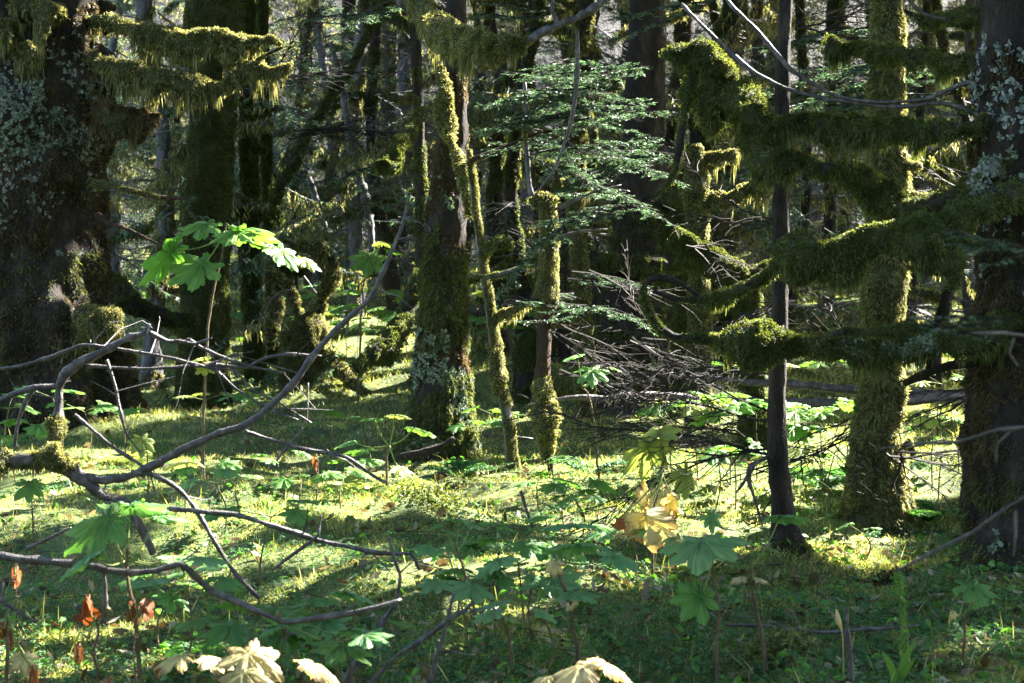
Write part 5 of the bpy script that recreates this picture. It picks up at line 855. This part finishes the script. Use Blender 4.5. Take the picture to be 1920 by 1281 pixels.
for a in [(115, 745, .4, 3, .26), (170, 770, .3, 4, .22), (235, 778, .3, 4, .2), (60, 800, .3, 3, .22), (12, 765, .35, 3, .2), (30, 830, .25, 3, .2), (380, 750, .3, 3, .2), (445, 748, .35, 3, .18), (470, 765, .2, 3, .14), (505, 750, .3, 3, .16),
          (620, 800, .25, 4, .2), (690, 870, .15, 4, .18), (640, 900, .15, 3, .18), (560, 905, .12, 3, .16), (350, 895, .2, 3, .2), (420, 905, .25, 3, .2), (520, 870, .15, 3, .14), (930, 780, .3, 3, .18), (905, 800, .25, 3, .16), (1060, 920, .2, 3, .2), (1090, 935, .2, 4, .16), (1010, 905, .15, 3, .16),
          (1260, 770, .4, 4, .26), (1310, 765, .42, 3, .28), (1370, 778, .4, 4, .28), (1420, 775, .4, 3, .26), (1545, 782, .4, 4, .3), (1590, 790, .35, 3, .24), (1750, 800, .35, 4, .24), (1800, 790, .3, 3, .2), (1760, 850, .25, 3, .18), (1340, 855, .3, 3, .2), (1380, 850, .3, 3, .22), (1560, 850, .3, 3, .2), (1540, 880, .25, 3, .18),
          (480, 970, .3, 3, .2), (930, 1040, .25, 4, .2), (985, 1050, .25, 3, .2), (860, 1050, .2, 4, .16), (470, 1180, .25, 3, .2), (560, 1175, .25, 4, .2), (660, 1205, .25, 3, .2), (640, 1215, .3, 3, .18), (930, 1100, .2, 3, .18), (880, 1110, .2, 3, .16), (1190, 1010, .2, 3, .16), (340, 1100, .3, 3, .2), (300, 1120, .2, 3, .15), (1040, 1140, .2, 3, .16), (1700, 880, .2, 4, .14), (1450, 870, .25, 3, .18), (1620, 1000, .15, 3, .12), (1000, 1090, .2, 3, .18), (610, 1160, .2, 3, .16),
          (620, 560, .5, 4, .3), (650, 580, .5, 4, .3), (700, 590, .5, 4, .3), (740, 560, .6, 4, .3), (600, 600, .4, 4, .26), (670, 615, .4, 4, .3), (720, 620, .4, 4, .26), (500, 560, .5, 3, .26), (450, 600, .4, 3, .26), (240, 570, .5, 3, .3), (290, 540, .6, 3, .3), (940, 560, .6, 4, .3), (960, 600, .5, 4, .28), (970, 630, .45, 4, .26), (910, 610, .5, 3, .26), (1350, 560, .5, 4, .3), (1330, 600, .5, 4, .28), (1400, 575, .5, 4, .3), (1510, 560, .5, 4, .3), (1560, 590, .45, 4, .28), (1600, 565, .5, 3, .28), (1520, 620, .4, 4, .24), (1700, 640, .45, 4, .26), (1750, 660, .4, 4, .26), (1780, 640, .45, 3, .26), (1350, 690, .35, 4, .24), (1420, 700, .35, 3, .24), (1130, 660, .4, 3, .24), (960, 540, .6, 3, .3), (760, 600, .45, 3, .3), (1260, 690, .35, 4, .24), (1540, 690, .35, 4, .22), (1760, 720, .3, 4, .22), (555, 640, .35, 4, .26), (430, 650, .35, 3, .26), (350, 640, .35, 3, .24), (620, 540, .55, 4, .3), (820, 540, .6, 3, .3)]:
    put(*a, kinds='gd' if a[1] > 900 else 'ggp')
# --- ferns
def fern(label, px, Y, L, n):
    p = gpt(px, Y); e = empty('fern', p, label, 'fern', 'ferns')
    for k in range(n):
        a = rng.uniform(0, 2*np.pi); g = G(); m = 26; t = np.linspace(0, 1, m); d = np.array([math.cos(a), math.sin(a), 0]); C = p+d*(t*L*.8)[:, None]+np.array([0, 0, 1.])*(L*(.75*t-.55*t**2))[:, None]
        tube(g, C, np.linspace(.003, .001, m), 4, 1, cap=False); side = np.array([-d[1], d[0], 0]); ln = L*.24*np.sin(np.pi*(.12+.86*t))
        for s in (-1, 1):
            for q in range(3):
                f = q/3; B = C[2:]; nn = len(B); D = nz(np.tile(side*s+d*.35, (nn, 1))+rng.normal(size=(nn, 3))*.06-np.array([[0, 0, .15]])); blades(g, B+D*(ln[2:]*f)[:, None], nz(D+rndv(nn)*.15), ln[2:]*.5, .016, .1)
        g.build('frond', [M['leaf_pale' if 'pale' in label else 'clover'], M['stem_green']], e)
for a in [('pale fern with arching fronds left of the white sunlit leaf', 695, 8.6, .42, 7), ('low fern at the foot of the lichen-scaled trunk', 860, 9.6, .3, 6), ('fern by the giant trunk behind the pale curved branch', 250, 10, .35, 6), ('small fern in shade under the smooth bare branch', 350, 5, .2, 5), ('fern near the moss-capped pole foot', 1110, 9.4, .35, 6), ('fern between the slim dark trunk and the mossy trunk', 1545, 8.6, .35, 6), ('small fern at the mossy trunk foot, right side', 1740, 8, .3, 6)]: fern(*a)
# --- green flower spike and pale seed pod
e = empty('flower_spike', gpt(1690, 4.5), 'slender green flower spike with strap leaves near the bottom right', 'wildflower'); g = G()
C = catmull(np.array([gpt(1690, 4.5), W(1690, 1240, 4.5), W(1692, 1160, 4.5), W(1686, 1080, 4.5)]), 30); tube(g, C, np.linspace(.004, .0015, 30), 6); g.build('stem', M['stem_green'], e)
g = G(); P = np.repeat(C[12:], 10, 0)+rng.normal(size=(180, 3))*.003; blades(g, P, nz(rndv(180)+np.array([[0, 0, .6]])), .016, .006, 0); g.build('flowers', M['leaf'], e)
for s, l in ((1, .16), (-1, .12), (1, .10)):
    g = G(); A = catmull(np.array([C[2], C[2]+np.array([.02*s, -.01, l*.6]), C[2]+np.array([.05*s, -.02, l])]), 8); Sd = np.array([0.012, 0, 0])*np.sin(np.linspace(.2, 3.1, 8))[:, None]; V = np.stack([A-Sd, A+Sd+np.array([0, .004, 0])], 1).reshape(-1, 3); i = np.arange(7)*2; g.quads(V, np.stack([i, i+1, i+3, i+2], -1)); g.build('leaf', M['leaf'], e)
e = empty('seed_pod', gpt(1576, 4.6), 'pale papery seed stalk leaning beside the spiny broken stem', 'wildflower'); g = G(); C = catmull(np.array([gpt(1590, 4.6), W(1580, 1195, 4.6), W(1572, 1165, 4.6), W(1568, 1142, 4.6)]), 14); tube(g, C, [.0015]*6+[.003, .006, .008, .008, .007, .006, .004, .001], 8); g.build('stem', M['leaf_cream'], e)
# ------------------------------------------------------------------ ground cover (uncountable)
def cover():
    # moss sprigs
    x, Y, z = scatter(620000, -450, 2370, 495, 1480, .9); n = len(x); P = np.stack([x, Y, z-.003], 1)
    patch = vn(P*np.array([1.1, 1.1, 0]), 5)*.6+vn(P*np.array([4, 4, 0]), 6)*.4
    g = G(); lush = np.clip((patch-.3)*2.2, .25, 1.3)
    D = nz(rndv(n)*.75+np.array([[0, 0, 1.]])); k = rng.random(n) < np.clip(lush+.5, 0, 1); tall = (vn(P*np.array([9, 9, 0]), 8) > .5)*.6+.7
    L = .034*(.45+.75*lush)*tall*rng.uniform(.6, 1.4, n)*np.clip(Y/7, .85, 2.6); Wd = np.maximum(.006, 2.*Y/FPX)
    blades(g, P[k], D[k], L[k], Wd[k]*rng.uniform(.7, 1.3, k.sum()), .15, 0, True)
    tag(g.build('moss_carpet', M['moss_ground']), 'yellow-green moss carpet covering the forest floor', 'moss', kind='stuff')
    # three-leaved ground plants
    x, Y, z = scatter(110000, -600, 2520, 620, 1480, .8); P = np.stack([x, Y, z], 1); k = vn(P*np.array([1.3, 1.3, 0]), 15)*.65+vn(P*np.array([5, 5, 0]), 16)*.35+np.clip((P[:, 1]-7)*-.06, -.12, .1) > .46; P = P[k]; n = len(P); P = P+np.stack([rng.normal(size=n)*0, rng.normal(size=n)*0, rng.uniform(.01, .055, n)], 1)
    g = G(); a0 = rng.uniform(0, 2*np.pi, n); s = rng.uniform(.007, .017, n)*np.clip(P[:, 1]/7, .9, 1.8)
    tl_ = nz(rng.normal(size=(n, 3))*.28+np.array([[0, 0, 1.]])); u = nz(np.cross(tl_, [[0, 1., 0]])); v = np.cross(tl_, u)
    for q in range(3):
        a = a0+q*2*np.pi/3; d = u*np.cos(a)[:, None]+v*np.sin(a)[:, None]; e_ = -u*np.sin(a)[:, None]+v*np.cos(a)[:, None]; S = s[:, None]
        V = np.stack([P, P+d*S*.65+e_*S*.42-tl_*S*.12, P+d*S*1.05-tl_*S*.1, P+d*S*.65-e_*S*.42-tl_*S*.12], 1); g.quads(V.reshape(-1, 3), np.arange(n*4).reshape(-1, 4))
    tag(g.build('ground_leaves', M['clover']), 'low small-leaved green plants spread through the moss', 'ground plants', kind='stuff')
    # larger toothed leaflets
    x, Y, z = scatter(3500, -600, 2520, 640, 1480, .8); P = np.stack([x, Y, z+rng.uniform(.02, .07, len(x))], 1); n = len(P); g = G(); D = nz(rng.normal(size=(n, 3))*np.array([1, 1, .25])); blades(g, P, D, .035, .02, .35); blades(g, P, nz(D+rndv(n)*.8*np.array([1, 1, .2])), .032, .018, .35)
    tag(g.build('ground_leaves', M['leaf']), 'scattered larger toothed leaves among the moss', 'ground plants', kind='stuff')
    x, Y, z = scatter(2600, -400, 2320, 600, 1400, .8); P = np.stack([x, Y, z], 1); n = len(P); g = G(); blades(g, P, nz(rng.normal(size=(n, 3))*.35+np.array([[0, 0, 1.]])), rng.uniform(.05, .16, n), .003, .15)
    tag(g.build('grass', M['moss_ground']), 'thin sedge blades standing in the moss', 'grass', kind='stuff')
    x, Y, z = scatter(8000, -500, 2420, 560, 1480, .85); P = np.stack([x, Y, z+.02], 1); n = len(P); g = G(); D = nz(rng.normal(size=(n, 3))*np.array([1, 1, .3])); blades(g, P, D, rng.uniform(.02, .06, n), rng.uniform(.012, .03, n), -.2)
    sg = [(p, p+np.array([rng.normal()*.08, rng.normal()*.08, rng.normal()*.012]), .0018, .0012) for p in P[:2200]]; q = P[2200:3100]; blades(g, q, nz(rng.normal(size=(len(q), 3))*np.array([1, 1, .25])), .055, .045, -.1); segs_to(g, sg, 1)
    tag(g.build('leaf_litter', [M['litter'], M['twig']]), 'dead leaf scraps and broken twigs strewn on the moss', 'leaf litter', kind='stuff')
cover()
def heap(label, px, Y, r, h, mat, fz='moss_dark', name='moss_hummock', cat='hummock'):
    p = gpt(px, Y); e = empty(name, p, label, cat); g = G(); n = 2600; a = rng.uniform(0, 2*np.pi, n); q = np.sqrt(rng.random(n))*1.25; P = p+np.stack([np.cos(a)*q*r, np.sin(a)*q*r, h*(1-np.minimum(q, 1)**2)*.9*(.2+1.7*vn(np.stack([np.cos(a)*q*3, np.sin(a)*q*3, q*0], 1)+px, 3))], 1); N = nz(np.stack([np.cos(a)*q*.8, np.sin(a)*q*.8, 1-q*.5], 1))
    P = P+rng.normal(size=(n, 3))*np.array([.05, .05, 0]); P[:, 2] += gz(P[:, 0], P[:, 1])-p[2]+rng.normal(size=n)*.01+(0 if mat != 'soil' else -.02)
    blades(g, P, nz(N+rndv(n)*1.2), rng.uniform(.015, .035, n), .009, .3); g.build('moss', M[fz], e)
    g = G(); s = 24; th = np.linspace(0, 2*np.pi, s, endpoint=False); rings = np.linspace(0.02, 1, 8); V = np.stack([p+np.array([math.cos(t)*k*r*.95, math.sin(t)*k*r*.95, h*(1-k*k)*.8-.06*k-.015]) for k in rings for t in th]); V += (np.stack([vn(V*18, 40+c) for c in range(3)], 1)-.5)*.05; V[:, 2] += gz(V[:, 0], V[:, 1])-p[2]; i = np.arange(7)[:, None]*s; j = np.arange(s)[None]; g.quads(V, np.stack([i+j, i+(j+1) % s, i+s+(j+1) % s, i+s+j], -1).reshape(-1, 4), 0, True); g.build('mound', M[mat], e)
heap('dark leafy hummock in the middle of the sunlit clearing', 800, 8.15, .17, .07, 'soil', 'moss_dark')
heap('brown rotten stump remnant by the cream-leaved shrub', 1465, 5.0, .10, .09, 'bark', 'moss_dark', 'rotten_stump', 'stump')
heap('small brown root knob at the edge of the right mound', 1670, 6.4, .09, .06, 'bark_red', 'moss_brown', 'root_knob', 'root')
# ------------------------------------------------------------------ unseen crowns shaped for dappled shade, gaps cut along sun rays to LIT
def canopy():
    n = 11500; qx = rng.uniform(-9, 11, n)*np.where(rng.random(n) < .5, .7, 1); qy = np.where(rng.random(n) < .42, rng.uniform(1.6, 13.5, n), rng.uniform(1.6, 46, n)); z = rng.uniform(5, 9.5, n); S = SUN
    for _ in range(3): z = np.maximum(z, 2.3+.185*(qy+S[1]/S[2]*z)+rng.random(n)*.3)
    z = z+rng.exponential(1.0, n)
    cx = qx+S[0]/S[2]*z; cy = qy+S[1]/S[2]*z
    near = qy < 13.5
    keep = near | (vn(np.stack([qx*.7, qy*.7, 0*qx], 1), 91) > .40)
    C = np.stack([cx, cy, z], 1)[keep]; nr = near[keep]; m = 26; P = np.repeat(C, m, 0); n = len(P)
    P = P+rng.normal(size=(n, 3))*np.array([.42, .42, .10]); nr = np.repeat(nr, m)
    T = np.array([t for t, r in LIT]); Rr = np.array([r for t, r in LIT]); ok = np.ones(n, bool)
    for t, r in zip(T, Rr):
        v = P-t; d = np.linalg.norm(np.cross(v, S[None]), axis=1); ok &= ~((d < r*(.85 if t[2] < .8 else 1.1)+.07+.1*rng.random(n)) & (v@S > .2))
    c, s = math.cos(PITCH), math.sin(PITCH); dd = P[:, 1]*c-(P[:, 2]-CAMH)*s; u = P[:, 1]*s+(P[:, 2]-CAMH)*c; inview = (640.5-u/dd*FPX > -25) & (abs(P[:, 0]/dd*FPX) < 990) & (dd > 0)
    ok &= ~inview; P = P[ok]
    n2 = 21000; B = np.stack([rng.uniform(-12, 12, n2), rng.uniform(-9, -2, n2), rng.uniform(.8, 9, n2)], 1); B = B[vn(B*1.6, 44) > .33]  # added foliage wall behind and beside the camera, blocks sky fill
    B2 = np.stack([np.where(rng.random(n2//2) < .5, rng.uniform(-10, -6, n2//2), rng.uniform(5, 9.5, n2//2)), rng.uniform(-2, 3.5, n2//2), rng.uniform(1, 9, n2//2)], 1); B2 = B2[vn(B2*1.6, 44) > .33]
    B = np.concatenate([B, B2]); o_ = np.ones(len(B), bool)
    for t, r in zip(T, Rr):
        v = B-t; o_ &= ~((np.linalg.norm(np.cross(v, S[None]), axis=1) < r+.2) & (v@S > .2))
    P = np.concatenate([P, B[o_]])
    tx = np.array([[t[1], t[2]] for t in TREES]); own = np.empty(len(P), int)
    for i in range(0, len(P), 20000): own[i:i+20000] = ((P[i:i+20000, None, :2]-tx[None])**2).sum(-1).argmin(1)
    for k, (e, x, y, C_, R_) in enumerate(TREES):
        Q = P[own == k]; n = len(Q)
        if n < 5: continue
        g = G(); a0 = rng.uniform(0, 2*np.pi, n)
        for q in range(5):
            a = a0+q*1.256+rng.normal(size=n)*.2; D = np.stack([np.cos(a), np.sin(a), rng.normal(size=n)*.25-.1], 1); blades(g, Q, nz(D), rng.uniform(.12, .24, n), .06, .2, 0, True)
        # the limbs that carry them
        idx = rng.choice(n, min(n, 60), replace=False); sg = []
        for p in Q[idx]:
            zi = max(p[2]-.6*np.hypot(p[0]-x, p[1]-y)*.3-.2, 1); j = int(np.argmin(abs(C_[:, 2]-zi))); sg.append((C_[j], (C_[j]+p)/2+np.array([0, 0, .08]), .012, .008)); sg.append(((C_[j]+p)/2+np.array([0, 0, .08]), p, .008, .003))
        mids = [(s_[0]+s_[1])/2 for s_ in sg]
        sg = [s_ for s_, m_ in zip(sg, mids) if not (0 < 640.5-((m_[1]*s+(m_[2]-CAMH)*c)/(m_[1]*c-(m_[2]-CAMH)*s))*FPX and m_[1] < 60) or m_[1] < 0]
        def clear(s_):
            for f in (.0, .25, .5, .75, 1.):
                v = s_[0]+(s_[1]-s_[0])*f-T; dd_ = np.linalg.norm(np.cross(v, S[None]), axis=1)
                if ((dd_ < Rr*.8) & (v@S > .3)).any(): return False
            return True
        sg = [s_ for s_ in sg if clear(s_)]
        segs_to(g, sg, 1); g.build('shade_crown', [M['shade_crown'], M['bark']], e)
    print('CANOPY flakes', len(P))
canopy()
# ------------------------------------------------------------------ wording that singles out the repeated plants
LM = [(-400, 'the giant left trunk'), (390, 'the swollen mossy trunk'), (570, 'the tangled stump'), (830, 'the central trunk'), (1025, 'the moss-capped pole'), (1200, 'the stout reddish trunk'), (1462, 'the slim dark trunk'), (1655, 'the moss-wrapped trunk'), (1900, 'the big right trunk')]
ORD = ['first', 'second', 'third', 'fourth', 'fifth', 'sixth', 'seventh', 'eighth', 'ninth', 'tenth', 'eleventh', 'twelfth', 'thirteenth', 'fourteenth', 'fifteenth', 'sixteenth', 'seventeenth', 'eighteenth', 'nineteenth', 'twentieth']
def wording(items, fmt):
    zones = {}
    for key, x, e, extra in items:
        z = max(i for i, (a, b) in enumerate(LM) if x > a); zones.setdefault((key, z), []).append((x, e, extra))
    for (key, z), L in zones.items():
        L.sort(key=lambda q: q[0])
        for i, (x, e, extra) in enumerate(L):
            pos = (ORD[i]+' from left') if len(L) > 1 else 'alone'
            e['label'] = fmt.format(extra=extra, key=key, pos=pos, mark=LM[z][1])
items = []
for e, px, Y, mo, r, le, gr, go in BG:
    d = ('shaggy golden-moss' if go else 'dark mossy') if mo > .5 else ('thin bare' if r < .08 else 'grey-brown')
    items.append((d, px, e, ''))
wording(items, '{key} distant trunk, {pos} of its look past {mark}')
items = []
for e, n, s, ks in RS:
    p = world_loc(e); x, y = pxof(p); band = 'front' if p[1] < 6.2 else ('clearing' if p[1] < 10.5 else 'far')
    items.append((band, x, e, {'g': 'green', 'd': 'dark green', 'p': 'pale green'}[ks]))
wording(items, '{extra} {key} shrub, {pos} past {mark}')
